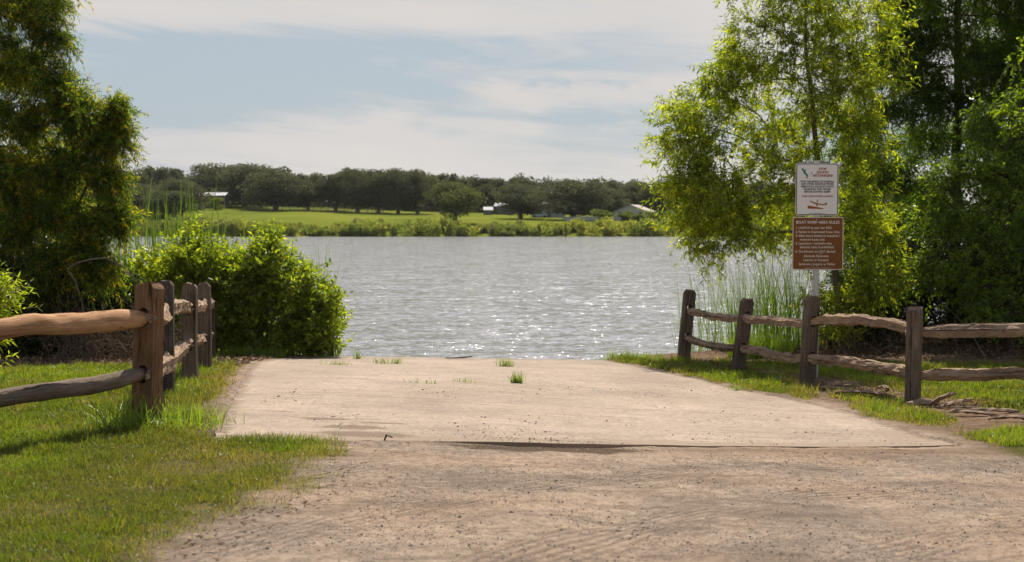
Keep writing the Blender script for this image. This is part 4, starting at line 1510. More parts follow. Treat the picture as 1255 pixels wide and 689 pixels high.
def rail_obj(p0, p1, prof, thick, mat, parent, sag=(0, 0), seed=0, round_=False, end=.42, tw=0.0, amp=.012):
    """split log from p0 to p1, thin ends sit inside the post slots"""
    p0, p1 = np.array(p0, float), np.array(p1, float)
    L = np.linalg.norm(p1-p0)
    r_ = np.random.default_rng(seed)
    nseg = 90
    s = np.linspace(0, 1, nseg)
    if round_:
        K = 16
        a = np.linspace(0, 2*np.pi, K, endpoint=False)
        pf = np.stack([np.cos(a)*.5, np.sin(a)*.5], -1)
    else:
        pf0 = np.array(prof, float)
        # resample polygon to keep hard corners plus some facet points
        pf = []
        for i in range(len(pf0)):
            a_, b_ = pf0[i], pf0[(i+1) % len(pf0)]
            for q_ in (0.04, .35, .65, .96):
                pf.append(a_*(1-q_)+b_*q_)
        pf = np.array(pf)
    K = len(pf)
    gro = r_.normal(size=K)*.045
    wob = np.cumsum(r_.normal(size=(nseg, 2)), 0)
    wob = wob-wob[0]-(wob[-1]-wob[0])*s[:, None]
    kern = np.ones(9)/9
    wob = np.stack([np.convolve(np.pad(wob[:, i], 4, mode='edge'), kern, 'valid') for i in range(2)], -1)*.006
    V = []
    for i in range(nseg):
        d_end = min(s[i], 1-s[i])*L
        tp = end+(1-end)*float(sstep(0.03, .42, d_end))
        th = thick*tp*(1+.10*(vnoise(np.array([s[i]*6+seed]), np.array([1.5]))[0]-.5))
        nz = (vnoise(np.full(K, s[i]*26+seed*3.3), np.arange(K)*.9+seed)-.5)*amp*2.2
        nz += (vnoise(np.full(K, s[i]*90+seed*3.3), np.arange(K)*2.3+seed)-.5)*amp*.9
        if round_:
            nz = nz*.45
        ca, sa_ = math.cos(tw*s[i]), math.sin(tw*s[i])
        q_ = pf*(1+gro[:, None])
        yy = (q_[:, 0]*ca-q_[:, 1]*sa_)*th
        zz = (q_[:, 0]*sa_+q_[:, 1]*ca)*th
        rr2 = np.hypot(yy, zz)+1e-6
        yy = yy*(1+nz/rr2)
        zz = zz*(1+nz/rr2)
        bow = 4*s[i]*(1-s[i])
        V.append(np.stack([np.full(K, s[i]*L)+(r_.normal(size=K)*.006 if i in (0, nseg-1) else 0), yy+sag[0]*bow+wob[i, 0], zz+sag[1]*bow+wob[i, 1]], -1))
    V = np.concatenate(V)
    idx_ = np.arange(nseg*K).reshape(nseg, K)
    jd = np.roll(idx_, -1, axis=1)
    Fq = np.stack([idx_[:-1], jd[:-1], jd[1:], idx_[1:]], -1).reshape(-1, 4)
    bm = bmesh.new()
    vs = [bm.verts.new(v) for v in V]
    for f in Fq:
        bm.faces.new([vs[a] for a in f])
    bm.faces.new([vs[a] for a in idx_[-1]])
    bm.faces.new([vs[a] for a in idx_[0]])
    bmesh.ops.recalc_face_normals(bm, faces=bm.faces)
    ob = bmobj('rail', bm, mat, None, smooth=round_)
    x = (p1-p0)/L
    y = np.cross([0, 0, 1], x)
    y /= np.linalg.norm(y)
    z = np.cross(x, y)
    mw = Matrix([[x[0], y[0], z[0], p0[0]], [x[1], y[1], z[1], p0[1]], [x[2], y[2], z[2], p0[2]], [0, 0, 0, 1]])
    ob.matrix_world = mw
    ob.parent = parent
    ob.matrix_parent_inverse = Matrix.Translation(parent.location).inverted()
    return ob


WEDGE = [(-.50, .12), (-.12, .50), (.48, .30), (.42, -.40), (-.30, -.46)]
WEDGE2 = [(-.48, .34), (.10, .50), (.50, .05), (.30, -.44), (-.42, -.36)]
WEDGE3 = [(-.50, -.10), (-.30, .44), (.36, .46), (.50, -.18), (-.05, -.50)]


def fence(label, posts, rails, hts):
    """posts: dict list (x, y, height, half width, half thickness, lean xy, material, label)"""
    p0 = posts[0]
    e = empty('rail_fence', (p0['x'], p0['y'], float(Hbase(p0['x'], p0['y']))), label, 'fence')
    inv = Matrix.Translation(e.location).inverted()
    n = len(posts)
    tops = []
    for i, p in enumerate(posts):
        a = posts[max(0, i-1)]
        b = posts[min(n-1, i+1)]
        dx, dy = b['x']-a['x'], b['y']-a['y']
        ang = math.atan2(dy, dx)-math.pi/2+p.get('turn', 0)       # local y runs along the fence
        z0 = float(H(p['x'], p['y']))
        zs = list(np.linspace(-.25, p['h']-.06, 26))+[p['h']-.045, p['h']-.03, p['h']-.015, p['h']]
        ob = ring_obj('post', zs, p['hw'], p['ht'], M[p['m']], None, seed=i*7+3+int(p['x']*10) % 50)
        mw = Matrix.Translation((p['x'], p['y'], z0)) @ Euler((p.get('ly', 0), p.get('lx', 0), 0)).to_matrix().to_4x4() @ Matrix.Rotation(ang, 4, 'Z')
        ob.matrix_world = mw
        bpy.context.view_layer.update()
        cut_slots(ob, [(h_+p.get('dz', 0), .078, .052) for h_ in p.get('hts', hts)], p['hw'])
        ob.parent = e
        ob.matrix_parent_inverse = inv
        if p.get('label'):
            ob['label'] = p['label']
        tops.append((mw, ang))
    for i, bay in enumerate(rails):
        for k_, rd in enumerate(bay):
            if rd is None:
                continue
            A_, B_ = posts[i], posts[i+1]
            ha = A_.get('hts', hts)[k_]+A_.get('dz', 0)
            hb = B_.get('hts', hts)[k_]+B_.get('dz', 0)
            a = np.array((tops[i][0] @ Vector((rd.get('oa', .014), 0, ha+rd.get('za', -.01))))[:])
            b = np.array((tops[i+1][0] @ Vector((rd.get('ob', -.014), 0, hb+rd.get('zb', -.01))))[:])
            u_ = (b-a)/np.linalg.norm(b-a)
            a = a-u_*rd.get('ea', .11)
            b = b+u_*rd.get('eb', .11)
            ob = rail_obj(a, b, rd.get('p', WEDGE), rd['t'], M[rd['m']], e, rd.get('sag', (0, -.02)), seed=i*5+k_*11+rd.get('s', 1), round_=rd.get('round', False), end=rd.get('end', .5), tw=rd.get('tw', 0))
            if rd.get('label'):
                ob['label'] = rd['label']
    return e


# right fence (nearer posts last)
rp = [dict(x=3.05, y=25.2, h=1.24, hw=.098, ht=.075, lx=R(4.5), m='post_mid', hts=(.42, .92), turn=.2),
      dict(x=3.60, y=22.6, h=1.17, hw=.100, ht=.075, lx=R(7), m='post_mid', hts=(.40, .90), turn=.2),
      dict(x=4.18, y=20.0, h=1.27, hw=.100, ht=.08, lx=R(2), m='post_mid', hts=(.42, .92), turn=.15),
      dict(x=4.95, y=17.5, h=1.20, hw=.105, ht=.09, lx=R(1), m='post_old', hts=(.38, .90), turn=.35),
      dict(x=7.75, y=17.1, h=1.20, hw=.10, ht=.08, m='post_old', hts=(.38, .93))]
rr_ = [[dict(t=.12, m='rail_old', sag=(0, -.05), p=WEDGE3), dict(t=.12, m='rail_old', sag=(0, -.05), p=WEDGE)],
       [dict(t=.135, m='rail_old', sag=(0, -.02), p=WEDGE2), dict(t=.135, m='rail_old', sag=(0, -.01), p=WEDGE)],
       [dict(t=.150, m='rail_old', sag=(0, .045), p=WEDGE, tw=.4), dict(t=.150, m='rail_old', sag=(0, .05), p=WEDGE2)],
       [dict(t=.150, m='rail_old', sag=(0, .0), p=WEDGE3, zb=-.04), dict(t=.180, m='rail_old', sag=(0, .0), p=WEDGE)]]
fence('weathered grey split rail fence right of the ramp, bending round at its corner post', rp, rr_, (.40, .91))
# left fence (off-frame near post first)
lp = [dict(x=-4.45, y=9.15, h=1.2, hw=.10, ht=.08, m='post_new', hts=(.40, .90)),
      dict(x=-3.07, y=11.9, h=1.20, hw=.108, ht=.085, lx=R(1.5), m='post_new', hts=(.44, .92), turn=-.18, label='orange-brown newer post, largest and nearest'),
      dict(x=-3.62, y=14.8, h=1.20, hw=.090, ht=.075, m='post_dark', hts=(.40, .90), turn=0),
      dict(x=-3.95, y=17.4, h=1.20, hw=.092, ht=.07, m='post_old', hts=(.46, .90), turn=-.05),
      dict(x=-4.36, y=20.1, h=1.20, hw=.092, ht=.075, m='post_old', hts=(.42, .92), turn=-.1),
      dict(x=-4.88, y=22.9, h=.98, hw=.09, ht=.075, m='post_dark', hts=(.42, .92))]
lr = [[dict(t=.135, m='rail_grey', round=True, sag=(0, -.02), end=.7), dict(t=.162, m='rail_new', round=True, sag=(0, .015), end=.6, label='pale orange round log rail')],
      [dict(t=.16, m='rail_old', p=WEDGE2, sag=(0, 0)), dict(t=.17, m='rail_old', p=WEDGE3, sag=(0, 0))],
      [dict(t=.15, m='rail_old', p=WEDGE, sag=(0, .01)), dict(t=.16, m='rail_old', p=WEDGE2, sag=(0, 0))],
      [dict(t=.15, m='rail_old', p=WEDGE3, sag=(0, .01)), dict(t=.15, m='rail_old', p=WEDGE, sag=(0, 0))],
      [dict(t=.13, m='rail_grey', p=WEDGE, sag=(0, 0)), dict(t=.13, m='rail_grey', p=WEDGE2, sag=(0, 0))]]
fence('split rail fence left of the ramp with an orange-brown near post and log rail', lp, lr, (.42, .91))

# broken wood lying under the right fence


def slab_wood(px_, py_, L, w, th, rz, tilt, label, seed):
    g_ = G(px_, py_)
    r_ = np.random.default_rng(seed)
    n = 12
    w, th, L = w*1.0, th*.8, L*.85
    bm = bmesh.new()
    rows = []
    for i in range(n):
        f = i/(n-1)
        ww = w*(.35+.65*math.sin(math.pi*min(1, max(.06, f*1.05))))*(1+r_.normal()*.12)
        yc_ = math.sin(f*3+seed)*L*.05
        z_ = math.sin(f*math.pi)*L*.05
        row = []
        for (a_, b_) in ((-.5, -.1), (-.2, .45), (.25, .5), (.5, -.05), (0, -.5)):
            row.append(bm.verts.new(((f-.5)*L, yc_+a_*ww+r_.normal()*.004, z_+b_*th*(1+r_.normal()*.25))))
        rows.append(row)
    for a_, b_ in zip(rows[:-1], rows[1:]):
        for i in range(5):
            bm.faces.new([a_[i], a_[(i+1) % 5], b_[(i+1) % 5], b_[i]])
    bm.faces.new(rows[0][::-1])
    bm.faces.new(rows[-1])
    bmesh.ops.recalc_face_normals(bm, faces=bm.faces)
    o_ = bmobj('wood_piece', bm, M['chip'], None)
    o_.location = (g_[0], g_[1], float(H(*g_))+th*.35+abs(math.sin(tilt))*L*.3)
    o_.rotation_euler = (r_.normal()*.2, tilt, rz)
    tag(o_, label, 'wood debris', 'broken wood under the right fence')


wl = [(1018, 481, .7, .10, .05, 2.6, .05, 'bark slab lying right beside the foot of the third post'),
      (1040, 474, .45, .07, .04, .4, -.1, 'short brown bark piece behind the fence line between third post and corner post'),
      (1062, 489, .9, .08, .05, -.3, .04, 'long dark stick on bare soil midway between third post and corner post'),
      (1085, 481, .5, .09, .05, .9, .15, 'chunky bark piece nearest the corner post on its left'),
      (1132, 499, .5, .13, .07, .1, .02, 'dark wood block just right of the foot of the corner post'),
      (1155, 503, .55, .12, .05, 2.1, .5, 'tilted split board leaning up right of the corner post'),
      (1172, 503, .5, .10, .05, -.5, -.3, 'curled red-brown bark strip beside the tilted board'),
      (1196, 512, .6, .09, .05, -.3, .08, 'flat red-brown bark strip right of the curled one'),
      (1222, 508, .7, .08, .05, .2, .06, 'long bark strip on the lawn edge near the right edge of the photo'),
      (1245, 520, .6, .10, .05, -.6, -.05, 'brown bark slab lying lowest near the right edge of the photo'),
      (955, 468, .5, .08, .04, .5, .05, 'dark stick on bare soil left of the third post')]
for i, a_ in enumerate(wl):
    slab_wood(*a_, seed=i+1)
# driftwood twig on the far lip of the ramp
T = Tubes()
g0, g1, g2_ = G(546, 440.2), G(566, 440), G(578, 438.6)
T.add([(g0[0], g0[1], Hbase(*g0)+.012), (g1[0], g1[1], Hbase(*g1)+.02), (g2_[0], g2_[1], Hbase(*g2_)+.03)], [.008, .014, .012], 5)
tag(T.build('driftwood', M['twig'], loc=(g1[0], g1[1], float(Hbase(*g1)))), 'dark stick of driftwood on the far lip of the ramp', 'stick')
T = Tubes()
g0, g1 = G(466, 541), G(480, 542.5)
T.add([(g0[0], g0[1], H(*g0)+.03), ((g0[0]+g1[0])/2, (g0[1]+g1[1])/2, H(*g1)+.045), (g1[0], g1[1], H(*g1)+.03)], [.006, .009, .006], 5)
tag(T.build('stick', M['post_dark'], loc=(g0[0], g0[1], float(H(*g0)))), 'short dark stick at the left end of the slab edge', 'stick')

# ------------------------------------------------------------------ the two signs on one pole
steel = plain('steel', (.55, .51, .46), .6, .4, .15, 20, .1)
white = plain('sign_white', (.80, .755, .70), .45, .4, .05, 14)
brown = plain('sign_brown', (.185, .064, .008), .4, .3, .12, 14)
cream = plain('sign_cream', (.70, .60, .50), .5, .3, .05, 30)
black = plain('sign_black', (.035, .035, .045), .5, .3, .1, 30)
red = plain('sign_red', (.32, .035, .03), .5, .3, .1, 30)
green = plain('sign_green', (.03, .20, .12), .5, .3, .1, 30)
orange = plain('sign_orange', (.33, .085, .02), .5, .3, .1, 30)
SD = 21.5
SX = (1000.5-CX)/F*SD
zb_ = float(H(SX, SD))
sgn = empty('sign_post', (SX, SD, zb_), 'white aquatic weeds notice above a brown boat ramp rules board on one steel pole', 'sign')
mpp = SD/F
inv = Matrix.Identity(4)


def zof(py):
    return ZC-(py-HZ)*mpp-zb_


bm = bmesh.new()
hp = zof(197)
for s in (-1, 1):
    bm_box(bm, (s*.026, .010, (hp-.3)/2), (.010, .030, hp+.3))
bm_box(bm, (0, -.006, (hp-.3)/2), (.044, .006, hp+.3))
bm_box(bm, (-.038, .024, (hp-.3)/2), (.018, .005, hp+.3))
bm_box(bm, (.038, .024, (hp-.3)/2), (.018, .005, hp+.3))
bmobj('pole', bm, steel, sgn)


def rrect(w, h, r, n=6):
    pts = []
    for cx_, cz_, a0 in ((w/2-r, h/2-r, 0), (-w/2+r, h/2-r, 90), (-w/2+r, -h/2+r, 180), (w/2-r, -h/2+r, 270)):
        for i in range(n+1):
            a = R(a0+90*i/n)
            pts.append((cx_+r*math.cos(a), cz_+r*math.sin(a)))
    return pts


def plate(name, w, h, r, y, th, mat, parent, cz):
    bm = bmesh.new()
    pts = rrect(w, h, r)
    f = [bm.verts.new((x, y, cz+z)) for x, z in pts]
    b = [bm.verts.new((x, y+th, cz+z)) for x, z in pts]
    n = len(pts)
    bm.faces.new(f)
    bm.faces.new(b[::-1])
    for i in range(n):
        bm.faces.new([f[i], b[i], b[(i+1) % n], f[(i+1) % n]])
    bmesh.ops.recalc_face_normals(bm, faces=bm.faces)
    return bmobj(name, bm, mat, parent)


def frame_ring(name, w, h, r, bw, y, th, mat, parent, cz):
    bm = bmesh.new()
    o1, i1 = rrect(w, h, r), rrect(w-2*bw, h-2*bw, max(.004, r-bw))
    n = len(o1)
    A = [[bm.verts.new((x, yy, cz+z)) for x, z in pp] for pp in (o1, i1) for yy in (y, y+th)]
    of, ob_, if_, ib = A[0], A[1], A[2], A[3]
    for i in range(n):
        j = (i+1) % n
        bm.faces.new([of[i], of[j], if_[j], if_[i]])
        bm.faces.new([of[i], ob_[i], ob_[j], of[j]])
        bm.faces.new([if_[i], if_[j], ib[j], ib[i]])
        bm.faces.new([ob_[i], ib[i], ib[j], ob_[j]])
    bmesh.ops.recalc_face_normals(bm, faces=bm.faces)
    return bmobj(name, bm, mat, parent)


def text_lines(name, lines, mat, parent, y):
    """lines: (text, cx or left x, z, size, width, align, bold) -> ONE lettering mesh"""
    bm = bmesh.new()
    for (s, x, z, size, width, al, bold) in lines:
        cu = bpy.data.curves.new('t', 'FONT')
        cu.body = s
        cu.size = size
        cu.align_x = al
        cu.align_y = 'CENTER'
        cu.extrude = .0006
        cu.offset = bold
        cu.resolution_u = 3
        tob = bpy.data.objects.new('t', cu)
        COL.objects.link(tob)
        bpy.context.view_layer.update()
        dg = bpy.context.evaluated_depsgraph_get()
        me = bpy.data.meshes.new_from_object(tob.evaluated_get(dg))
        xs_ = [v.co.x for v in me.vertices]
        wid = max(xs_)-min(xs_)
        k_ = width/wid if width else 1.0
        me.transform(Matrix.Translation((x, y, z)) @ Matrix.Rotation(R(90), 4, 'X') @ Matrix.Diagonal((k_, 1, 1, 1)))
        bm.from_mesh(me)
        bpy.data.objects.remove(tob)
        bpy.data.meshes.remove(me)
    return bmobj(name, bm, mat, parent)


# white notice: 975..1027 x 201..264
WW, WH = 52.5*mpp, 64*mpp
wc = zof(232.3)
wp = plate('notice_panel', WW, WH, .035, -.016, .004, white, sgn, wc)
frame_ring('border', WW-.016, WH-.016, .03, .011, -.0185, .002, black, wp, wc)


def wz(py):
    return zof(py)


def sx(px):
    return (px-1001)*mpp


yt = -.0185
text_lines('lettering', [('STOP', sx(1007.5), wz(207.6), .052, .115, 'CENTER', .0012), ('AQUATIC', sx(1007.5), wz(211.6), .050, .185, 'CENTER', .0012),
                         ('HITCHHIKERS!', sx(1007.8), wz(215.7), .050, .30, 'CENTER', .0012), ('TAKE CARE POWER LOADING', sx(1001.5), wz(240.8), .036, .47, 'CENTER', .0008)], red, wp, yt)
text_lines('lettering', [('STOP THE SPREAD OF HYDRILLA', sx(1001.2), wz(222.9), .040, .51, 'CENTER', .0009), ('AND OTHER NUISANCE SPECIES', sx(1001.2), wz(225.8), .040, .49, 'CENTER', .0009),
                         ('REMOVE ALL AQUATIC PLANTS', sx(1001.2), wz(229.0), .040, .49, 'CENTER', .0009), ('FROM BOAT AND TRAILER', sx(1001.2), wz(232.2), .040, .41, 'CENTER', .0009),
                         ('BEFORE LEAVING RAMP!', sx(1001.2), wz(235.3), .040, .39, 'CENTER', .0009), ('FISH AND WILDLIFE', sx(1001.2), wz(261.7), .018, .24, 'CENTER', 0)], black, wp, yt)


def flatpoly(bm, pts, y, th=.0012):
    f = [bm.verts.new((x, y, z)) for x, z in pts]
    b = [bm.verts.new((x, y+th, z)) for x, z in pts]
    n = len(pts)
    bm.faces.new(f)
    for i in range(n):
        bm.faces.new([f[i], b[i], b[(i+1) % n], f[(i+1) % n]])


bm = bmesh.new()
pts = [(982.2, 206.4), (983.6, 206.6), (984.6, 208.6), (986.0, 208.4), (986.8, 207.2), (987.0, 208.6), (986.2, 210.0), (987.4, 212.4), (989.6, 214.4), (989.7, 216.4),
       (988.6, 219.2), (987.3, 218.8), (987.9, 216.4), (986.6, 214.8), (984.2, 212.2), (983.4, 209.6), (981.8, 208.2)]
flatpoly(bm, [(sx(a), wz(b)) for a, b in pts], yt)
flatpoly(bm, [(sx(a), wz(b)) for a, b in [(993.6, 211.8), (994.6, 211.8), (994.6, 213.6), (993.6, 213.6)]], yt)
bmobj('emblem', bm, green, wp)
bm = bmesh.new()
flatpoly(bm, [(sx(a), wz(b)) for a, b in [(991.8, 245.6), (996, 247.6), (1003, 249.6), (1010, 250.4), (1012, 248.2), (1013.2, 248.6), (1013.0, 251.2), (1008, 251.8), (999, 250.2), (993, 247.8)]], yt)
flatpoly(bm, [(sx(a), wz(b)) for a, b in [(1000.6, 247.8), (1001.6, 244.6), (1002.4, 244.6), (1002.0, 248.3)]], yt)
flatpoly(bm, [(sx(a), wz(b)) for a, b in [(989.6, 252.0), (995, 252.8), (1002, 254.0), (1009, 255.4), (1009, 256.4), (989.6, 255.8)]], yt)
for ax in (1000.8,):
    flatpoly(bm, [(sx(ax+1.0*math.cos(q_*.785)), wz(251.6+1.3*math.sin(q_*.785))) for q_ in range(8)], yt-.001)
bmobj('boat_picture', bm, orange, wp)
# brown board: 971..1033.5 x 266..331
BW, BH = 62.5*mpp, 65*mpp
bc = zof(298.4)
bp_ = plate('rules_panel', BW, BH, .035, -.016, .004, brown, sgn, bc)
bp_.location.x = 1.5*mpp
frame_ring('border', BW-.004, BH-.004, .033, .012, -.0185, .002, cream, bp_, bc)


def lx(px):
    return (px-1002.3)*mpp


T_ = []
T_.append(('BOAT RAMP AREA RULES', lx(1002), wz(272.7), .060, .655, 'CENTER', .0014))
for num, z_, tx, x0, x1 in [('1.', 279.3, 'LAUNCH at your own RISK.', 978.5, 1019.5), ('2.', 284.4, 'Parking in Designated Areas Only.', 978.5, 1029),
                            ('3.', 289.1, 'After hours limited to launching /', 978.5, 1029.5), (None, 293.7, 'retrieving boats only.', 980, 1011),
                            ('4.', 298.5, 'Launching / retrieving that', 978.5, 1019), (None, 303.0, 'damages ramp is prohibited.', 980, 1022),
                            ('5.', 308.4, 'The following are NOT allowed:', 978.5, 1024), (None, 313.9, 'Alcoholic Beverages', 985, 1015.5),
                            (None, 318.8, 'Littering or Dumping', 984.5, 1015.5), (None, 323.8, 'Swimming, Jumping or Diving', 979, 1023.5)]:
    T_.append((tx, lx(x0), wz(z_), .050, (x1-x0)*mpp, 'LEFT', .0009))
    if num:
        T_.append((num, lx(974.8), wz(z_), .050, None, 'LEFT', .0009))
T_.append(('COUNTY PARKS AND RECREATION', lx(1002), wz(328.4), .018, .40, 'CENTER', 0))
text_lines('lettering', T_, cream, bp_, yt)
bm = bmesh.new()
bm_box(bm, (lx(1005.8), yt, wz(311.0)), (.06, .001, .005))
bmobj('underline', bm, cream, bp_)
for z_ in (203.5, 261):
    bm = bmesh.new()
    bmesh.ops.create_cone(bm, cap_ends=True, segments=10, radius1=.008, radius2=.008, depth=.006, matrix=Matrix.Translation((0, -.020, zof(z_))) @ Matrix.Rotation(R(90), 4, 'X'))
    bmobj('bolt', bm, steel, wp)
for z_ in (268.8, 326):
    bm = bmesh.new()
    bmesh.ops.create_cone(bm, cap_ends=True, segments=10, radius1=.008, radius2=.008, depth=.006, matrix=Matrix.Translation((-1.5*mpp, -.020, zof(z_))) @ Matrix.Rotation(R(90), 4, 'X'))
    bmobj('bolt', bm, steel, bp_)

# ------------------------------------------------------------------ the far shore


def far_crown(w, h, n, lsz, skirt=.12, nl=16, seed=0):
    """crown leaves in local coords, base at 0; several billowing clumps with gaps"""
    r_ = np.random.default_rng(seed)
    P_, Cn, R_ = [], [], []
    per = n//nl
    for i in range(nl):
        a = r_.uniform(0, 6.28)
        f = r_.random()
        zc = h*(skirt+.14+(.86-skirt-.14)*f)
        rad = w*.5*(.92*math.sin(math.pi*(.25+.62*f))**.8)*r_.uniform(.25, .85)
        c_ = np.array([math.cos(a)*rad, math.sin(a)*rad, zc])
        rr3 = np.array([w*.20, w*.20, h*.135])*r_.uniform(.8, 1.35)
        v = unit(r_.normal(size=(per, 3)))
        pts = c_+v*(r_.random(per)[:, None]**.33)*rr3
        P_.append(pts)
        R_.append(np.full(per, r_.random()))
    P_ = np.concatenate(P_)
    R_ = np.concatenate(R_)
    k = P_[:, 2] > h*skirt*.7
    P_, R_ = P_[k], R_[k]
    m = len(P_)
    V = leaf_quads(P_, r_.normal(size=(m, 3)), lsz*r_.uniform(.6, 1.4, m), lsz*.7*r_.uniform(.6, 1.3, m))
    return V, np.repeat(np.clip(.5+.5*(R_-.5)+.5*(r_.random(m)-.5), 0, 1), 4)


protos = []
for i in range(5):
    V, r = far_crown(12, 12, 11000, .42, .05, 34, 40+i)
    cr = nmesh('crown', V, quads_of(len(V)//4), M['leaf_oak'], attrs={'rnd': r}, link=False)
    T = Tubes()
    T.add([(0, 0, -.3), (.1, 0, 1.5), (0, .1, 3.2), (.2, 0, 6.5)], [.55, .42, .36, .16], 8)
    for q_ in range(6):
        a_ = q_*1.05+i
        T.add([(.05, 0, 1.9+.25*q_), (math.cos(a_)*1.6, math.sin(a_)*1.6, 3.6+.3*q_), (math.cos(a_)*3.6, math.sin(a_)*3.6, 5.4+.5*q_)], [.24, .17, .08], 6)
    tk = nmesh('trunk', np.concatenate(T.V), np.concatenate(T.F), M['bark_grey'], link=False, smooth=True)
    protos.append((cr, tk))
V, r = far_crown(12, 12, 8500, .50, .10, 30, 77)
cr2 = nmesh('crown', V, quads_of(len(V)//4), M['leaf_oak2'], attrs={'rnd': r}, link=False)
used_p = set()


def far_tree(i, px_, top_y, w_px, D_, label, light=False, group='oaks along the far shore'):
    x = (px_-CX)/F*D_
    z = float(H(x, D_))
    htop = ZC-(top_y-HZ)/F*D_-z
    w = w_px/F*D_*(1.0 if light else 1.42)
    e = empty('oak_tree', (x, D_, z), label, 'tree', group, rz=i*1.3)
    e.scale = (w/12.5, w/12.5, htop/11.6)
    cr, tk = protos[i % 5]
    if light:
        cr = cr2
    for src in (cr, tk):
        c_ = src.copy()
        COL.objects.link(c_)
        c_.parent = e
    return e


ft = [(183, 226, 62, 345, 'dense oak on the far shore nearest the left cypress'),
      (222, 220, 60, 338, 'dark spreading oak on the far shore just left of the white-roofed barn'),
      (214, 235, 66, 332, 'low round oak on the far shore in front of the barn'),
      (262, 201, 58, 408, 'tall oak behind the barn roof on the far shore'),
      (300, 202, 60, 402, 'tall oak on the far shore just right of the barn'),
      (338, 208, 66, 388, 'broad dark oak skirted to the ground at the left of the far field'),
      (378, 222, 38, 392, 'narrow smaller oak on the far shore just left of the middle row of oaks'),
      (412, 214, 44, 392, 'pale grey oak that starts the middle row across the lake'),
      (438, 208, 46, 388, 'second oak of the middle row across the lake, with a visible trunk'),
      (464, 209, 46, 388, 'third oak of the middle row across the lake'),
      (488, 207, 44, 386, 'dark tall oak in the middle row across the lake'),
      (512, 209, 44, 388, 'last dark oak of the middle row, left of the lone tree'),
      (604, 219, 46, 425, 'grey-green oak behind the small white roofs across the lake'),
      (638, 226, 56, 352, 'round oak above the small white roofs right of the lone tree'),
      (702, 221, 78, 342, 'widest dark oak, right of the small white cottage'),
      (742, 229, 50, 362, 'oak between the widest oak and the gable-roofed house'),
      (778, 224, 56, 392, 'oak directly behind the gable-roofed house'),
      (815, 224, 56, 382, 'oak right of the gable-roofed house beside the willow'),
      (860, 226, 62, 380, 'oak across the lake glimpsed through the left of the willow')]
for i, (a_, b_, c_, d_, lab) in enumerate(ft):
    far_tree(i, a_, b_, c_, d_, lab)
far_tree(23, 558, 221.5, 76, 312, 'lone olive-green oak standing forward in the far field', light=True)

# the wood behind, one mass
Vs, Rs = [], []
for i in range(120):
    x = -185+i*2.55+rng.normal()*1.5
    D_ = 428+rng.normal()*8
    pxx = x/D_*F+CX
    ty = np.interp(pxx, [100, 190, 235, 270, 300, 330, 370, 400, 420, 450, 540, 600, 640, 680, 720, 760, 830, 1000], [212, 206, 213, 203, 203, 203, 212, 214, 207, 207, 211, 217, 218, 217, 219, 221, 222, 224])
    z = float(Hbase(x, D_))
    hgt_ = ZC-(ty-HZ)/F*D_-z+rng.normal()*.55
    V, r = far_crown(8.5*rng.uniform(.8, 1.3), hgt_, 2100, .72, .02, 13, 500+i)
    Vs.append(V+np.array([x, D_, z]))
    Rs.append(r)
Vs, Rs = np.concatenate(Vs), np.concatenate(Rs)
tag(nmesh('far_wood', Vs, quads_of(len(Vs)//4), M['leaf_oak'], attrs={'rnd': Rs}), 'dark continuous wood behind the far field', kind='stuff')
# dark shade under that wood: its own undergrowth
n = 26000
x = rng.uniform(-190, 125, n)
y = rng.uniform(412, 440, n)
z = Hbase(x, y)+rng.random(n)**1.2*6
V = leaf_quads(np.stack([x, y, z], -1), rng.normal(size=(n, 3)), np.full(n, 1.0), np.full(n, .7))
tag(nmesh('far_undergrowth', V, quads_of(n), M['leaf_oak'], attrs={'rnd': np.repeat(rng.random(n)*.5, 4)}), 'undergrowth filling the foot of the far wood', kind='stuff')

# reeds and bushes along the far waterline, one continuous belt
Vs, Rs = [], []
for i in range(760):
    x0 = rng.uniform(-172, 112)
    y0 = 289.6+rng.random()**1.3*9
    pxx = x0/y0*F+CX
    prof = np.interp(pxx, [0, 160, 230, 300, 330, 400, 440, 520, 552, 575, 600, 660, 740, 830, 900], [3.6, 3.2, 3.6, 3.2, 2.7, 1.5, 2.9, 3.3, 3.5, 2.1, 1.8, 2.3, 2.9, 3.8, 3.8])
    hc = prof*rng.uniform(.40, 1.05)
    wc_ = rng.uniform(1.0, 3.4)
    tint = .40+.85*(float(fbm(np.array([x0+40.]), np.array([0.]), .05, 3)[0])-.5)+rng.normal()*.20+.26*np.interp(pxx, [300, 450, 500, 560, 600, 700, 740, 800], [-.6, .7, 1, 1, .1, .9, .8, .4])
    m = 150
    v = unit(rng.normal(size=(m, 3)))*(rng.random(m)**.4)[:, None]
    z0 = max(float(Hbase(x0, y0)), WZ)
    p = np.array([x0, y0, z0+hc*.42])+v*np.array([wc_*.5, wc_*.5, hc*.55])
    p[:, 2] = np.maximum(p[:, 2], WZ)
    dirv = np.stack([rng.normal(size=m)*.6, rng.normal(size=m)*.6, np.ones(m)], -1)
    Vs.append(leaf_quads(p, dirv, rng.uniform(.35, .9, m), rng.uniform(.16, .40, m), .2))
    Rs.append(np.repeat(np.clip(tint+.12*rng.normal(size=m), 0, 1), 4))
Vs, Rs = np.concatenate(Vs), np.concatenate(Rs)
tag(nmesh('shore_reeds', Vs, quads_of(len(Vs)//4), M['shore'], attrs={'rnd': Rs}), 'belt of mixed reeds and low scrub along the far waterline', kind='stuff')

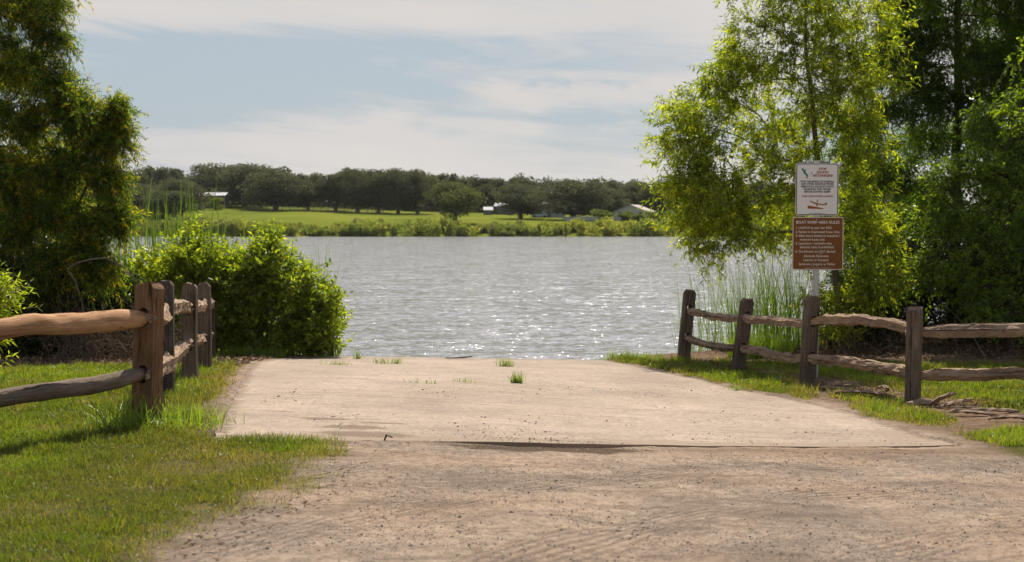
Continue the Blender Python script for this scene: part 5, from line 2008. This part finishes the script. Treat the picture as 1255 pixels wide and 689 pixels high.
# single shrubs on the far shore
fs = [(238, 240, 26, 380, .2, 'dark shrub before the left half of the white-roofed barn'), (264, 242, 30, 380, .2, 'dark shrub before the right half of the white-roofed barn'), (549, 262, 22, 303, .5, 'yellowish shrub below and left of the lone tree on the far shore'), (735, 256, 34, 325, .2, 'green shrub left of the gable-roofed house'),
      (795, 259, 34, 322, .35, 'light green shrub in front of the gable-roofed house'), (815, 258, 40, 325, .3, 'bushy green shrub right of the gable-roofed house'),
      (600, 252, 20, 398, 0, 'small shrub beside the first small white roof'), (768, 259, 26, 326, .2, 'small round shrub before the left gable corner of the house'), (782, 262, 20, 318, .2, 'low yellowish shrub hiding the wall of the gable-roofed house')]
for i, (px_, ty, wpx, D_, _, lab) in enumerate(fs):
    x = (px_-CX)/F*D_
    z = float(H(x, D_))
    hh_ = max(1.5, ZC-(ty-HZ)/F*D_-z)
    V, r = far_crown(wpx/F*D_, hh_, 1800, .38, .02, 10, 900+i)
    e = empty('shrub', (x, D_, z), lab, 'shrub', 'shrubs on the far shore')
    nmesh('foliage', V, quads_of(len(V)//4), M['leaf_shrub_far'], e, attrs={'rnd': r})
    T = Tubes()
    for q_ in range(4):
        T.add([(0, 0, -.2), (math.cos(q_*1.6)*.3, math.sin(q_*1.6)*.3, hh_*.3), (math.cos(q_*1.6)*.8, math.sin(q_*1.6)*.8, hh_*.6)], [.10, .07, .03], 5)
    T.build('stems', M['bark_grey'], e)

# buildings across the lake
roof_w = plain('metal_roof', (.58, .57, .58), .8, .1, .06, 1.5)
roof_g = plain('shingle_roof', (.40, .35, .33), .85, .1, .15, 1.5)
wallm = plain('wall_paint', (.40, .42, .40), .8, .2, .08, 1)
wall2 = plain('wall_dark', (.14, .13, .12), .8, .2, .08, 1)
glassm = plain('window_glass', (.03, .035, .04), .1, .5, .1, 1)
trim = plain('trim_white', (.7, .7, .68), .6, .3, .05, 1)


def house(name, px_, D_, w, d, hw, hr, rz, label, roofm, wm_, doors=(), windows=(), chimney=False, open_front=False, cat='house', ridge='x'):
    x = (px_-CX)/F*D_
    z = float(Hbase(x, D_))
    e = empty(name, (x, D_, z), label, cat, rz=rz)
    bm = bmesh.new()
    if open_front:
        bm_box(bm, (0, d/2-.1, hw/2-.2), (w, .2, hw+.4))
        for s in (-1, 1):
            bm_box(bm, (s*(w/2-.1), -.1, hw/2-.2), (.2, d-.2, hw+.4))
        for q_ in range(1, 5):
            bm_box(bm, (-w/2+q_*w/5, -d/2+.15, hw/2-.2), (.22, .22, hw+.38))
    else:
        bm_box(bm, (0, 0, hw/2-.2), (w, d, hw+.4))
        # gable ends
        for s in (-1, 1):
            if ridge == 'x':
                v = [bm.verts.new(p) for p in ((s*w/2, -d/2, hw), (s*w/2, d/2, hw), (s*w/2, 0, hw+hr-.05))]
            else:
                v = [bm.verts.new(p) for p in ((-w/2, s*d/2, hw), (w/2, s*d/2, hw), (0, s*d/2, hw+hr-.05))]
            bm.faces.new(v)
    bmobj('wall', bm, wm_, e)
    bm = bmesh.new()
    ov, th = .35, .14
    half = d/2 if ridge == 'x' else w/2
    ln = (w if ridge == 'x' else d)/2+ov
    sl_ = hr/half
    prof_ = [(-half-ov, hw-ov*sl_+.02), (0, hw+hr+.02), (half+ov, hw-ov*sl_+.02), (half+ov, hw-ov*sl_+.02+th), (0, hw+hr+.02+th), (-half-ov, hw-ov*sl_+.02+th)]
    ends = []
    for s in (-1, 1):
        ends.append([bm.verts.new((s*ln, a_, b_) if ridge == 'x' else (a_, s*ln, b_)) for a_, b_ in prof_])
    for i in range(6):
        j = (i+1) % 6
        bm.faces.new([ends[0][i], ends[0][j], ends[1][j], ends[1][i]])
    for en in ends:
        bm.faces.new([en[0], en[1], en[4], en[5]])
        bm.faces.new([en[1], en[2], en[3], en[4]])
    bmesh.ops.recalc_face_normals(bm, faces=bm.faces)
    rf = bmobj('roof', bm, roofm, e)
    if chimney:
        bm = bmesh.new()
        bm_box(bm, (w*.2, 0, hw+hr+.3), (.7, .7, 1.6))
        bmobj('chimney', bm, trim, rf)
    for (cx_, cz_, ww, hh_) in windows:
        bm = bmesh.new()
        bm_box(bm, (cx_, -d/2-.03, cz_), (ww, .06, hh_))
        wo_ = bmobj('window', bm, trim, e)
        bm = bmesh.new()
        bm_box(bm, (cx_, -d/2-.065, cz_), (ww-.16, .03, hh_-.16))
        bmobj('pane', bm, glassm, wo_)
    for (cx_, ww, hh_) in doors:
        bm = bmesh.new()
        bm_box(bm, (cx_, -d/2-.03, hh_/2), (ww, .06, hh_))
        bmobj('door', bm, wall2, e)
    return e


house('barn', 253, 392, 11.5, 7, 3.2, .8, 0, 'long low barn with a bright metal roof half hidden by oaks', roof_w, wall2, open_front=True, cat='barn')
house('shed', 598, 392, 2.0, 3, 1.3, .7, .1, 'small white-roofed shed just right of the lone tree', roof_w, wall2, doors=((0, 1.0, 1.4),), cat='shed')
house('shed', 619, 400, 5.0, 5, 2.3, .8, -.1, 'low wide outbuilding with a pale roof under the round oak', roof_w, wall2, doors=((-1, 2.2, 2),), cat='shed')
house('cottage', 672, 370, 8.5, 7, 2.8, 1.2, .0, 'small pale cottage with a chimney between the round oak and the widest oak', roof_g, wallm, windows=((-2.2, 1.5, 1.1, 1.1), (2.2, 1.5, 1.1, 1.1)), doors=((0, 1, 2.1),), chimney=True)
house('house', 778, 342, 8.2, 9, 2.0, 1.6, R(-18), 'pinkish gable-roofed house among shrubs near the willow', roof_g, wallm, windows=((-2.6, 1.5, 1.2, 1.1), (2.4, 1.5, 1.2, 1.1)), doors=((0, 1, 2.1),), ridge='y')


def far_fence(px0, px1, D0, D1, label, hgt_, mat, boards=False, n=14):
    x0, x1 = (px0-CX)/F*D0, (px1-CX)/F*D1
    z0_ = float(Hbase(x0, D0))
    e = empty('field_fence', (x0, D0, z0_), label, 'fence')
    pts = [(x0+(x1-x0)*i/n, D0+(D1-D0)*i/n) for i in range(n+1)]
    for (x, y) in pts:
        bm = bmesh.new()
        bm_box(bm, (x-x0, y-D0, float(Hbase(x, y))-z0_+hgt_/2-.1), (.16, .16, hgt_+.2))
        bmobj('post', bm, mat, e)
    for k_ in ((.35, .75, 1.1) if not boards else (hgt_*.5,)):
        bm = bmesh.new()
        hh2 = (.11 if not boards else hgt_*.85)/2
        for (xa, ya), (xb, yb) in zip(pts[:-1], pts[1:]):
            za, zb2 = float(Hbase(xa, ya))-z0_+k_, float(Hbase(xb, yb))-z0_+k_
            A_, B_ = [], []
            for (dy, dz) in ((-.1, -hh2), (-.1, hh2), (-.04, hh2), (-.04, -hh2)):
                A_.append(bm.verts.new((xa-x0, ya-D0+dy, za+dz)))
                B_.append(bm.verts.new((xb-x0, yb-D0+dy, zb2+dz)))
            for i in range(4):
                bm.faces.new([A_[i], A_[(i+1) % 4], B_[(i+1) % 4], B_[i]])
            bm.faces.new(A_)
            bm.faces.new(B_[::-1])
        bmesh.ops.recalc_face_normals(bm, faces=bm.faces)
        bmobj('rail' if not boards else 'board_panel', bm, mat, e)
    return e


far_fence(300, 470, 384, 376, 'thin dark board fence at the top of the bright field', 1.3, wall2, n=18)
far_fence(690, 735, 333, 333, 'low pale fence in front of the widest oak', 1.1, wallm, boards=True, n=6)
# parked blue-grey car by the cottage
x = (661-CX)/F*366
e = empty('parked_car', (x, 366, float(Hbase(x, 366))), 'tiny pale blue car parked left of the pale cottage', 'car')
bm = bmesh.new()
pf_ = [(-2.1, .35), (-2.15, .8), (-1.5, .95), (-.9, 1.42), (.6, 1.45), (1.3, .98), (2.05, .85), (2.15, .4)]
for s in (-.85, .85):
    bm.faces.new([bm.verts.new((a_, s, b_)) for a_, b_ in pf_])
bm.verts.ensure_lookup_table()
for i in range(8):
    bm.faces.new([bm.verts[i], bm.verts[(i+1) % 8], bm.verts[8+(i+1) % 8], bm.verts[8+i]])
bmesh.ops.recalc_face_normals(bm, faces=bm.faces)
bmobj('body', bm, plain('car_paint', (.45, .52, .62), .3, .5, .03, 1), e)
for a_ in (-1.35, 1.35):
    for s in (-.8, .8):
        bm = bmesh.new()
        bmesh.ops.create_cone(bm, cap_ends=True, segments=16, radius1=.33, radius2=.33, depth=.22, matrix=Matrix.Translation((a_, s, .33)) @ Matrix.Rotation(R(90), 4, 'X'))
        bmobj('wheel', bm, black, e)
bm = bmesh.new()
for s in (-.862, .862):
    bm.faces.new([bm.verts.new(p) for p in ((-1.3, s, .98), (1.1, s, .98), (.5, s, 1.36), (-.82, s, 1.36))])
bmobj('window', bm, glassm, e)
print('verts', sum(len(m.vertices) for m in bpy.data.meshes))
